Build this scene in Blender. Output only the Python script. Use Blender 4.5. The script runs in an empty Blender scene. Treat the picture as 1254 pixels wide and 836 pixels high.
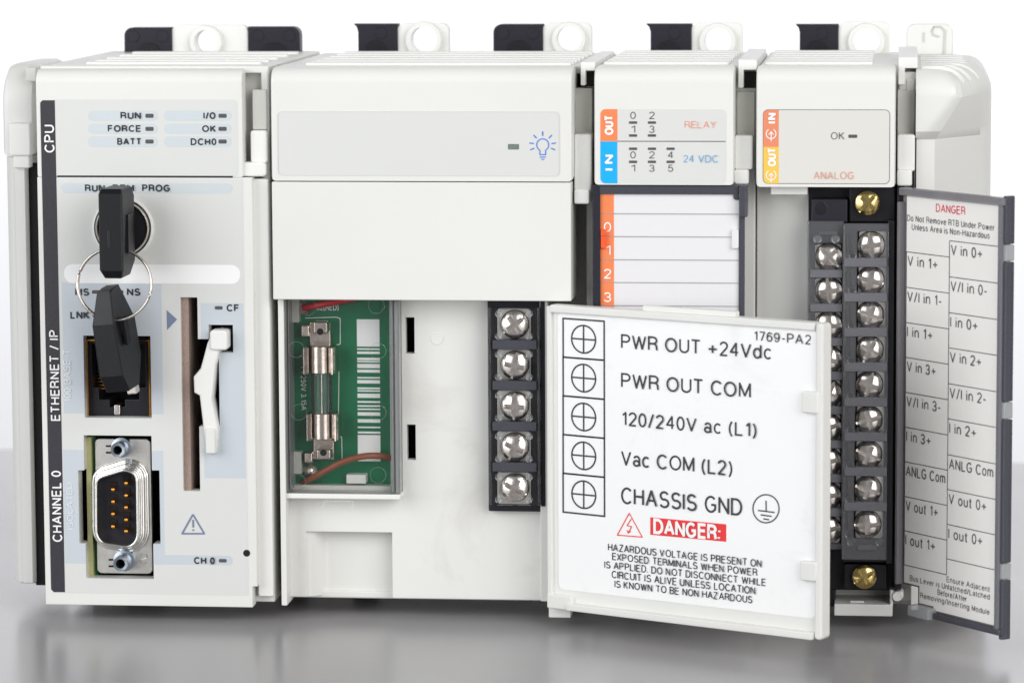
import bpy, bmesh, math, random
from mathutils import Vector, Matrix
random.seed(7)
sc = bpy.context.scene
COL = sc.collection
MM = 0.001
# ------------------------------------------------------------------ camera (solved from the photo's vanishing points)
PW, PH, FPX = 1254.0, 836.0, 4600.0
PXMM = 5.66                       # photo pixels per mm on the front plane at the picture centre
yv = Vector((480, -557, 4600)).normalized()      # world +Y (depth) seen as (right, down, forward)
dv = Vector((193, 38000, 4600)); dv = (dv - yv * dv.dot(yv)).normalized()   # world -Z
xv = dv.cross(yv).normalized()
if xv.x < 0: xv = -xv
R = Matrix((( xv.x, xv.y, xv.z), (yv.x, yv.y, yv.z), (-dv.x, -dv.y, -dv.z)))  # cam(right,down,fwd) -> world
FWD = R @ Vector((0, 0, 1)); RGT = R @ Vector((1, 0, 0)); DWN = R @ Vector((0, 1, 0))
DIST = FPX / PXMM
ZC = 60.0
CAM = Vector((0, 0, ZC)) - FWD * DIST            # mm
cd = bpy.data.cameras.new('camera'); cam = bpy.data.objects.new('camera', cd); COL.objects.link(cam)
cd.sensor_width = 36; cd.lens = FPX / PW * 36; cd.clip_start = 0.01; cd.clip_end = 20
m3 = Matrix((RGT, -DWN, -FWD)).transposed()
cam.matrix_world = Matrix.Translation(CAM * MM) @ m3.to_4x4()
cd.dof.use_dof = True; cd.dof.focus_distance = (DIST + 3) * MM; cd.dof.aperture_fstop = 27
sc.camera = cam
# ------------------------------------------------------------------ light, world, exposure
w = bpy.data.worlds.new('World'); sc.world = w; w.use_nodes = True
w.node_tree.nodes['Background'].inputs[0].default_value = (0.97, 0.985, 1, 1)
w.node_tree.nodes['Background'].inputs[1].default_value = 0.25
def area(name, loc, target, size, power, col=(1, 1, 1), size_y=None):
    l = bpy.data.lights.new(name, 'AREA'); l.energy = power; l.size = size; l.color = col
    if size_y: l.shape = 'RECTANGLE'; l.size_y = size_y
    o = bpy.data.objects.new(name, l); COL.objects.link(o); o.location = loc
    o.rotation_euler = (Vector(target) - Vector(loc)).to_track_quat('-Z', 'Y').to_euler(); return o
area('key_softbox', (0.78, -0.88, 0.50), (0, 0, 0.06), 1.0, 12.2, (1, 0.99, 0.97))
area('fill_softbox', (-0.86, -0.82, 0.36), (0, 0, 0.06), 1.0, 12.0, (0.97, 0.985, 1))
area('rear_softbox', (0.05, 0.52, 0.72), (0, 0.0, 0.05), 0.45, 0.35)
area('backdrop_softbox', (0.0, 0.60, 0.55), (0, 1.1, 0.0), 1.6, 7.0, (0.985, 0.985, 1), 0.25)
sc.view_settings.view_transform = 'Standard'; sc.view_settings.look = 'None'
sc.view_settings.exposure = 0; sc.view_settings.gamma = 1
sc.render.engine = 'CYCLES'
sc.cycles.use_denoising = True
sc.cycles.max_bounces = 10; sc.cycles.transparent_max_bounces = 24
sc.cycles.caustics_reflective = False; sc.cycles.caustics_refractive = False
# ------------------------------------------------------------------ materials
def s2l(c): return tuple(((v/255)/12.92 if v/255 <= .04045 else ((v/255+.055)/1.055)**2.4) for v in c)
MAT = {}
def mat(name, col, rough=.5, metal=0.0, bump=0.0, bscale=4000, var=0.0, vscale=60, spec=.5, stain=None, stain_scale=45, stain_amt=.5, coat=0):
    m = bpy.data.materials.new(name); m.use_nodes = True; nt = m.node_tree; n = nt.nodes; L = nt.links
    p = n['Principled BSDF']; c = s2l(col)
    p.inputs['Roughness'].default_value = rough; p.inputs['Metallic'].default_value = metal
    p.inputs['Specular IOR Level'].default_value = spec
    if coat: p.inputs['Coat Weight'].default_value = coat; p.inputs['Coat Roughness'].default_value = .1
    tc = n.new('ShaderNodeTexCoord')
    src = None
    rgb = n.new('ShaderNodeRGB'); rgb.outputs[0].default_value = (*c, 1); src = rgb.outputs[0]
    if var:
        nz = n.new('ShaderNodeTexNoise'); nz.inputs['Scale'].default_value = vscale; nz.inputs['Detail'].default_value = 6
        L.new(tc.outputs['Object'], nz.inputs['Vector'])
        mx = n.new('ShaderNodeMix'); mx.data_type = 'RGBA'; mx.blend_type = 'MIX'
        mx.inputs['B'].default_value = (*[v*(1-var) for v in c], 1)
        rp = n.new('ShaderNodeMapRange'); rp.inputs['From Min'].default_value = .35; rp.inputs['From Max'].default_value = .75
        L.new(nz.outputs['Fac'], rp.inputs['Value']); L.new(rp.outputs[0], mx.inputs['Factor']); L.new(src, mx.inputs['A']); src = mx.outputs['Result']
        mr = n.new('ShaderNodeMapRange'); mr.inputs['To Min'].default_value = rough*.85; mr.inputs['To Max'].default_value = min(1, rough*1.2)
        L.new(nz.outputs['Fac'], mr.inputs['Value']); L.new(mr.outputs[0], p.inputs['Roughness'])
    if stain:
        nz = n.new('ShaderNodeTexNoise'); nz.inputs['Scale'].default_value = stain_scale; nz.inputs['Detail'].default_value = 8; nz.inputs['Roughness'].default_value = .65
        nz.inputs['Distortion'].default_value = .6
        L.new(tc.outputs['Object'], nz.inputs['Vector'])
        rp = n.new('ShaderNodeMapRange'); rp.inputs['From Min'].default_value = .56; rp.inputs['From Max'].default_value = .80; rp.inputs['To Max'].default_value = stain_amt
        mx = n.new('ShaderNodeMix'); mx.data_type = 'RGBA'; mx.inputs['B'].default_value = (*s2l(stain), 1)
        L.new(nz.outputs['Fac'], rp.inputs['Value']); L.new(rp.outputs[0], mx.inputs['Factor']); L.new(src, mx.inputs['A']); src = mx.outputs['Result']
    L.new(src, p.inputs['Base Color'])
    if bump:
        nb = n.new('ShaderNodeTexNoise'); nb.inputs['Scale'].default_value = bscale; nb.inputs['Detail'].default_value = 3
        L.new(tc.outputs['Object'], nb.inputs['Vector'])
        b = n.new('ShaderNodeBump'); b.inputs['Strength'].default_value = bump; b.inputs['Distance'].default_value = .0002
        L.new(nb.outputs['Fac'], b.inputs['Height']); L.new(b.outputs[0], p.inputs['Normal'])
    MAT[name] = m; return m
def clear_mat(name, tint, rough=.06, ior=1.45, haze=0.0, haze_col=(1, 1, 1)):
    m = bpy.data.materials.new(name); m.use_nodes = True; nt = m.node_tree; n = nt.nodes; L = nt.links; n.clear()
    out = n.new('ShaderNodeOutputMaterial'); tr = n.new('ShaderNodeBsdfTransparent'); gl = n.new('ShaderNodeBsdfGlossy')
    tr.inputs[0].default_value = (*tint, 1); gl.inputs['Roughness'].default_value = rough
    fr = n.new('ShaderNodeFresnel'); fr.inputs[0].default_value = ior
    mx = n.new('ShaderNodeMixShader'); L.new(fr.outputs[0], mx.inputs[0]); L.new(tr.outputs[0], mx.inputs[1]); L.new(gl.outputs[0], mx.inputs[2])
    last = mx.outputs[0]
    if haze:
        d = n.new('ShaderNodeBsdfDiffuse'); d.inputs[0].default_value = (*haze_col, 1)
        m2 = n.new('ShaderNodeMixShader'); m2.inputs[0].default_value = haze
        L.new(last, m2.inputs[1]); L.new(d.outputs[0], m2.inputs[2]); last = m2.outputs[0]
    L.new(last, out.inputs[0]); MAT[name] = m; return m
PL = (229, 229, 225)
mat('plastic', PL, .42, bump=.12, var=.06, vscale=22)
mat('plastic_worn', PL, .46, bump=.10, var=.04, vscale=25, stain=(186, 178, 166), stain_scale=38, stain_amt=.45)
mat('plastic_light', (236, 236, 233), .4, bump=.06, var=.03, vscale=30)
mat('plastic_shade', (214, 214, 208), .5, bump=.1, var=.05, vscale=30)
mat('overlay', (218, 219, 216), .38, bump=.05, bscale=7000, var=.02)
mat('overlay_blue', (200, 207, 214), .4, var=.03)
mat('overlay_pill', (205, 213, 217), .4, var=.03)
mat('white_print', (246, 246, 246), .4)
mat('pale_print', (236, 238, 240), .45)
mat('ink', (44, 44, 52), .5)
mat('ink_soft', (98, 96, 98), .5)
mat('rule_grey', (158, 156, 160), .5)
mat('overlay_warm', (220, 218, 212), .4, bump=.05, bscale=7000, var=.02)
mat('chrome', (236, 235, 231), .14, 1.0, var=.1, vscale=400)
mat('ink_blue', (118, 130, 158), .5)
mat('icon_blue', (62, 128, 218), .5)
mat('strip_black', (52, 50, 58), .45, bump=.25, bscale=3500, var=.25, vscale=2500)
mat('black', (27, 27, 33), .38, bump=.12, bscale=5000, var=.2, vscale=120, spec=.35)
mat('black_soft', (35, 35, 44), .42, bump=.12, bscale=4000, var=.2, vscale=120, spec=.35)
mat('key_black', (15, 16, 20), .42, bump=.15, bscale=2500, var=.25, vscale=150, spec=.35)
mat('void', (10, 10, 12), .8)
mat('steel', (234, 227, 221), .24, 1.0, bump=.05, bscale=1200, var=.22, vscale=700)
mat('plate_steel', (232, 229, 223), .34, 1.0, bump=.04, bscale=900, var=.2, vscale=500)
mat('blue_steel', (178, 188, 200), .28, 1.0, bump=.1, bscale=2500, var=.2, vscale=500)
mat('brass', (226, 200, 132), .18, 1.0, bump=.05, bscale=1200, var=.2, vscale=700)
mat('gold', (214, 150, 70), .25, 1.0)
mat('clip_metal', (232, 218, 208), .2, 1.0, bump=.1, bscale=1500, var=.3, vscale=700)
mat('ring_metal', (205, 198, 190), .2, 1.0, var=.2, vscale=600)
mat('pcb', (8, 122, 80), .3, bump=.05, bscale=2500, var=.25, vscale=120)
mat('pcb_edge', (196, 196, 140), .5, var=.2, vscale=400)
mat('card_brown', (170, 148, 138), .7, bump=.4, bscale=5000, var=.35, vscale=4500)
mat('wire_red', (214, 40, 50), .35)
mat('wire_brown', (158, 92, 66), .4, var=.15, vscale=500)
mat('silk', (252, 252, 251), .5)
mat('orange', (247, 136, 84), .42, var=.03)
mat('orange_soft', (233, 140, 104), .42, var=.03)
mat('orange_ink', (240, 150, 122), .5)
mat('orange_ink_b', (222, 156, 138), .5)
mat('nub_orange', (244, 92, 40), .35)
mat('cyan', (0, 176, 240), .42, var=.03)
mat('yellow', (247, 199, 84), .42, var=.03)
mat('blue_ink', (96, 164, 212), .5)
mat('red', (233, 44, 44), .45, var=.03)
mat('red_ink', (226, 52, 78), .5)
mat('label_white', (229, 228, 231), .4, var=.02)
mat('label_worn', (247, 247, 247), .36, var=.015, vscale=40, stain=(214, 214, 214), stain_scale=55, stain_amt=.45, bump=.05, bscale=900)
mat('label_cream', (246, 244, 240), .45, var=.02)
mat('led_dark', (92, 90, 92), .3, var=.25, vscale=1500)
mat('led_green', (120, 134, 127), .25, var=.2, vscale=1500)
mat('screw_gap', (60, 58, 58), .5)
mat('table_top', (166, 164, 166), .24, bump=.03, bscale=500, var=.06, vscale=14, spec=.9)
mat('backdrop_paper', (243, 243, 246), .9)
clear_mat('clear', (.995, .997, .995), .04, 1.3, .004, (.85, .87, .88))
clear_mat('clear_edge', (.95, .96, .965), .08, 1.45, .34, (.85, .87, .88))
clear_mat('clear_grey', (.70, .70, .74), .05, 1.6, .30, (.48, .48, .53))
clear_mat('smoke', (.46, .46, .52), .06, 1.5, .40, (.17, .17, .205))
clear_mat('smoke_dark', (.3, .3, .36), .08, 1.45, .5, (.06, .06, .08))
clear_mat('clear_peg', (.95, .955, .96), .04, 1.6, .07, (.8, .82, .84))
clear_mat('cover_clear', (.94, .94, .95), .05, 1.5, .08, (.75, .76, .8))
clear_mat('door_smoke', (.74, .73, .76), .06, 1.5, .42, (.42, .41, .43))
clear_mat('glass', (.90, .96, .94), .02, 1.5, .03, (.8, .9, .86))
# ------------------------------------------------------------------ frames: (a right, b up, c away from the viewer) -> world mm
class Frame:
    def __init__(s, o, xd, n): s.o = Vector(o); s.x = Vector(xd).normalized(); s.n = Vector(n).normalized(); s.z = Vector((0, 0, 1))
    def __call__(s, a, b, c=0): return s.o + s.x*a + s.z*b - s.n*c
    def at(s, px, py, c=0):
        d = RGT*(px-PW/2) + DWN*(py-PH/2) + FWD*FPX
        o = s.o - s.n*c; t = (o-CAM).dot(s.n)/d.dot(s.n); p = CAM + d*t - o
        return (p.dot(s.x), p.dot(s.z))
    def rect(s, x0, y0, x1, y1, c=0):
        xm, ym = (x0+x1)/2, (y0+y1)/2
        return (s.at(x0, ym, c)[0], s.at(xm, y1, c)[1], s.at(x1, ym, c)[0], s.at(xm, y0, c)[1])   # a0,b0,a1,b1
F = Frame((0, 0, 0), (1, 0, 0), (0, -1, 0))
class SideFrame(Frame):           # outline in (Y, Z), extruded along X
    def __init__(s): s.o = Vector((0, 0, 0))
    def __call__(s, a, b, c=0): return Vector((c, a, b))
SX = SideFrame()
class TopFrame(Frame):            # outline in (X, Y), extruded along Z (c = height)
    def __init__(s): s.o = Vector((0, 0, 0))
    def __call__(s, a, b, c=0): return Vector((a, b, c))
TZ = TopFrame()
# ------------------------------------------------------------------ mesh helpers
def root_of(p):
    while p.parent: p = p.parent
    return p
def link(name, me, material, parent):
    o = bpy.data.objects.new(name, me); COL.objects.link(o)
    if material: me.materials.append(MAT[material])
    if parent: o.parent = parent
    return o
def build(name, bm, material, parent, smooth=50, recalc=True, nrm=True):
    """bm holds world millimetres; stored in metres relative to the thing's base"""
    off = root_of(parent).location / MM if parent else Vector((0, 0, 0))
    for v in bm.verts: v.co = (v.co - off) * MM
    if recalc: bmesh.ops.recalc_face_normals(bm, faces=bm.faces)
    me = bpy.data.meshes.new(name); bm.to_mesh(me); bm.free()
    if smooth:
        me.polygons.foreach_set('use_smooth', [True]*len(me.polygons)); me.set_sharp_from_angle(angle=math.radians(smooth))
    o = link(name, me, material, parent)
    if smooth and nrm:
        md = o.modifiers.new('normals', 'WEIGHTED_NORMAL'); md.keep_sharp = True; md.weight = 80
    return o
def thing(name, label, cat, loc, group=None):
    o = bpy.data.objects.new(name, None); COL.objects.link(o); o.empty_display_size = .01
    o.location = Vector(loc)*MM; o['label'] = label; o['category'] = cat
    if group: o['group'] = group
    return o
def inset(pts, d):
    n = len(pts); out = []
    ar = sum(pts[i][0]*pts[(i+1) % n][1]-pts[(i+1) % n][0]*pts[i][1] for i in range(n)); sg = 1 if ar > 0 else -1
    for i in range(n):
        p0, p1, p2 = Vector(pts[i-1]), Vector(pts[i]), Vector(pts[(i+1) % n])
        e1 = (p1-p0); e2 = (p2-p1)
        if e1.length < 1e-9 or e2.length < 1e-9: out.append(tuple(p1)); continue
        e1.normalize(); e2.normalize()
        n1 = Vector((-e1.y, e1.x))*sg; n2 = Vector((-e2.y, e2.x))*sg
        k = n1+n2; dd = max(.25, k.dot(n1)); k = k/dd
        out.append((p1.x+k.x*d, p1.y+k.y*d))
    return out
def safe_bev(pts, d):
    n = len(pts)
    for f in (1, .8, .6, .45, .3, .15, .07):
        q = inset(pts, d*f)
        if all((q[(i+1) % n][0]-q[i][0])*(pts[(i+1) % n][0]-pts[i][0])+(q[(i+1) % n][1]-q[i][1])*(pts[(i+1) % n][1]-pts[i][1]) > 1e-9 for i in range(n)): return d*f
    return 0
def add_prism(bm, fr, pts, c0, c1, bev=0, seg=2, back=True):
    rings = []; bev = safe_bev(pts, bev)
    if bev > 0:
        for k in range(seg+1):
            t = k/seg*math.pi/2
            q = inset(pts, bev*(1-math.sin(t)))
            rings.append([bm.verts.new(fr(a, b, c0+bev*(1-math.cos(t))*(1 if c1 > c0 else -1))) for a, b in q])
    else: rings.append([bm.verts.new(fr(a, b, c0)) for a, b in pts])
    rings.append([bm.verts.new(fr(a, b, c1)) for a, b in pts])
    n = len(pts)
    bm.faces.new(rings[0])
    for r0, r1 in zip(rings, rings[1:]):
        for i in range(n): bm.faces.new((r0[i], r0[(i+1) % n], r1[(i+1) % n], r1[i]))
    if back: bm.faces.new(rings[-1][::-1])
def rr(a0, b0, a1, b1, r=0, n=5, corners=(1, 1, 1, 1)):      # corners: bl, br, tr, tl
    if r <= 0: return [(a0, b0), (a1, b0), (a1, b1), (a0, b1)]
    out = []
    for (cx, cy, s), on in zip(((a0+r, b0+r, 180), (a1-r, b0+r, 270), (a1-r, b1-r, 0), (a0+r, b1-r, 90)), corners):
        if on:
            for i in range(n+1):
                t = math.radians(s+90*i/n); out.append((cx+r*math.cos(t), cy+r*math.sin(t)))
        else: out.append({180: (a0, b0), 270: (a1, b0), 0: (a1, b1), 90: (a0, b1)}[s])
    return out
def prism(name, pts, c0, c1, material, parent, bev=.25, fr=F, seg=2):
    bm = bmesh.new(); add_prism(bm, fr, pts, c0, c1, bev, seg); return build(name, bm, material, parent)
def box(name, px, c0, c1, material, parent, r=0, bev=.25, fr=F, corners=(1, 1, 1, 1)):
    """px = photo rectangle (x0,y0,x1,y1) read on the plane c0"""
    return prism(name, rr(*fr.rect(*px, c0), r, 5, corners), c0, c1, material, parent, bev, fr)
def poly(name, pxs, c0, c1, material, parent, bev=.2, fr=F):
    return prism(name, [fr.at(x, y, c0) for x, y in pxs], c0, c1, material, parent, bev, fr)
def add_sheet(bm, pts, c, fr=F): bm.faces.new([bm.verts.new(fr(a, b, c)) for a, b in pts])
def sheet(name, px, c, material, parent, r=0, fr=F, corners=(1, 1, 1, 1)):
    bm = bmesh.new(); add_prism(bm, fr, rr(*fr.rect(*px, c), r, 6, corners), c, c+.04, 0); return build(name, bm, material, parent)
def psheet(name, pxs, c, material, parent, fr=F):
    bm = bmesh.new(); add_prism(bm, fr, [fr.at(x, y, c) for x, y in pxs], c, c+.04, 0); return build(name, bm, material, parent)
def plate(name, solids, holes, c0, c1, material, parent, fr=F, bev=.22):
    """solid of axis-aligned rectangles (a0,b0,a1,b1) with rectangular openings"""
    xs = sorted({round(v, 4) for q in solids+holes for v in (q[0], q[2])}); zs = sorted({round(v, 4) for q in solids+holes for v in (q[1], q[3])})
    def inside(q, x, z): return q[0] < x < q[2] and q[1] < z < q[3]
    S = [[any(inside(q, (xs[i]+xs[i+1])/2, (zs[j]+zs[j+1])/2) for q in solids) and not any(inside(q, (xs[i]+xs[i+1])/2, (zs[j]+zs[j+1])/2) for q in holes)
          for j in range(len(zs)-1)] for i in range(len(xs)-1)]
    bm = bmesh.new(); V = {}
    def v(i, j, k):
        if (i, j, k) not in V: V[i, j, k] = bm.verts.new(fr(xs[i], zs[j], (c0, c1)[k]))
        return V[i, j, k]
    def s(i, j): return 0 <= i < len(xs)-1 and 0 <= j < len(zs)-1 and S[i][j]
    for i in range(len(xs)-1):
        for j in range(len(zs)-1):
            if not S[i][j]: continue
            bm.faces.new((v(i, j, 0), v(i+1, j, 0), v(i+1, j+1, 0), v(i, j+1, 0))); bm.faces.new((v(i, j+1, 1), v(i+1, j+1, 1), v(i+1, j, 1), v(i, j, 1)))
            if not s(i-1, j): bm.faces.new((v(i, j, 0), v(i, j+1, 0), v(i, j+1, 1), v(i, j, 1)))
            if not s(i+1, j): bm.faces.new((v(i+1, j, 0), v(i+1, j, 1), v(i+1, j+1, 1), v(i+1, j+1, 0)))
            if not s(i, j-1): bm.faces.new((v(i, j, 0), v(i, j, 1), v(i+1, j, 1), v(i+1, j, 0)))
            if not s(i, j+1): bm.faces.new((v(i, j+1, 0), v(i+1, j+1, 0), v(i+1, j+1, 1), v(i, j+1, 1)))
    o = build(name, bm, material, parent, nrm=False)
    if bev:
        md = o.modifiers.new('bevel', 'BEVEL'); md.width = bev*MM; md.segments = 2; md.limit_method = 'ANGLE'; md.angle_limit = math.radians(40)
        md = o.modifiers.new('normals', 'WEIGHTED_NORMAL'); md.keep_sharp = True; md.weight = 80
    return o
def add_lathe(bm, a, b, prof, n=28, fr=F, cap0=True, cap1=True):   # prof: (radius, c)
    rings = [[bm.verts.new(fr(a+r*math.cos(2*math.pi*i/n), b+r*math.sin(2*math.pi*i/n), c)) for i in range(n)] for r, c in prof]
    for r0, r1 in zip(rings, rings[1:]):
        for i in range(n): bm.faces.new((r0[i], r0[(i+1) % n], r1[(i+1) % n], r1[i]))
    if cap0: bm.faces.new(rings[0])
    if cap1: bm.faces.new(rings[-1])
def lathe(name, pxy, c, prof, material, parent, n=28, fr=F, caps=(True, True)):
    bm = bmesh.new(); a, b = fr.at(*pxy, c); add_lathe(bm, a, b, prof, n, fr, *caps); return build(name, bm, material, parent)
def add_tube(bm, pts, r, n=8):
    pts = [Vector(p) for p in pts]; rings = []
    for i, p in enumerate(pts):
        t = (pts[min(i+1, len(pts)-1)]-pts[max(i-1, 0)]).normalized()
        u = t.cross(Vector((.3, .1, .95))).normalized(); q = t.cross(u)
        rings.append([bm.verts.new(p+(u*math.cos(2*math.pi*k/n)+q*math.sin(2*math.pi*k/n))*r) for k in range(n)])
    for r0, r1 in zip(rings, rings[1:]):
        for k in range(n): bm.faces.new((r0[k], r0[(k+1) % n], r1[(k+1) % n], r1[k]))
    bm.faces.new(rings[0]); bm.faces.new(rings[-1])
def spline(P, n=8):
    P = [Vector(p) for p in P]; P = [P[0]*2-P[1]]+P+[P[-1]*2-P[-2]]; out = []
    for i in range(1, len(P)-2):
        for k in range(n):
            t = k/n; a, b, c, d = P[i-1:i+3]
            out.append(.5*((2*b)+(c-a)*t+(2*a-5*b+4*c-d)*t*t+(3*b-a-3*c+d)*t**3))
    return out+[P[-2]]
def tab_with_hole(bm, a0, b0, a1, b1, ca, cb, r, c0, c1, rc=1.5):
    """upright plate with a round hole through it"""
    outer = rr(a0, b0, a1, b1, rc, 4, (0, 0, 1, 1)); angs = sorted([math.atan2(y-cb, x-ca) for x, y in outer]+[i*math.pi/16-math.pi+.001 for i in range(32)])
    def hit(t):
        dx, dy = math.cos(t), math.sin(t); best = None
        for i in range(len(outer)):
            (x1, y1), (x2, y2) = outer[i], outer[(i+1) % len(outer)]
            den = dx*(y2-y1)-dy*(x2-x1)
            if abs(den) < 1e-12: continue
            s = ((x1-ca)*(y2-y1)-(y1-cb)*(x2-x1))/den; u = ((x1-ca)*dy-(y1-cb)*dx)/den
            if s > 0 and -1e-6 <= u <= 1+1e-6 and (best is None or s < best): best = s
        return (ca+dx*best, cb+dy*best)
    rings = [[], [], [], []]
    for t in angs:
        h = hit(t); q = (ca+r*math.cos(t), cb+r*math.sin(t))
        rings[0].append(bm.verts.new(F(*h, c0))); rings[1].append(bm.verts.new(F(*q, c0))); rings[2].append(bm.verts.new(F(*q, c1))); rings[3].append(bm.verts.new(F(*h, c1)))
    n = len(angs)
    for k in range(4):
        A, B = rings[k], rings[(k+1) % 4]
        for i in range(n): bm.faces.new((A[i], A[(i+1) % n], B[(i+1) % n], B[i]))
def ring_prism(name, outer, d, c0, c1, material, parent, fr=F, round_=False):
    inner = inset(outer, d); bm = bmesh.new(); n = len(outer)
    if round_: prof = [(outer, c1), (outer, c0+d*.45), (inset(outer, d*.13), c0+d*.13), (inset(outer, d*.5), c0), (inset(outer, d*.87), c0+d*.13), (inner, c0+d*.45), (inner, c1)]
    else: prof = [(outer, c0), (inner, c0), (inner, c1), (outer, c1)]
    R4 = [[bm.verts.new(fr(a, b, c)) for a, b in q] for q, c in prof]
    for k in range(len(R4)):
        A, B = R4[k], R4[(k+1) % len(R4)]
        for i in range(n): bm.faces.new((A[i], A[(i+1) % n], B[(i+1) % n], B[i]))
    return build(name, bm, material, parent)
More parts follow.
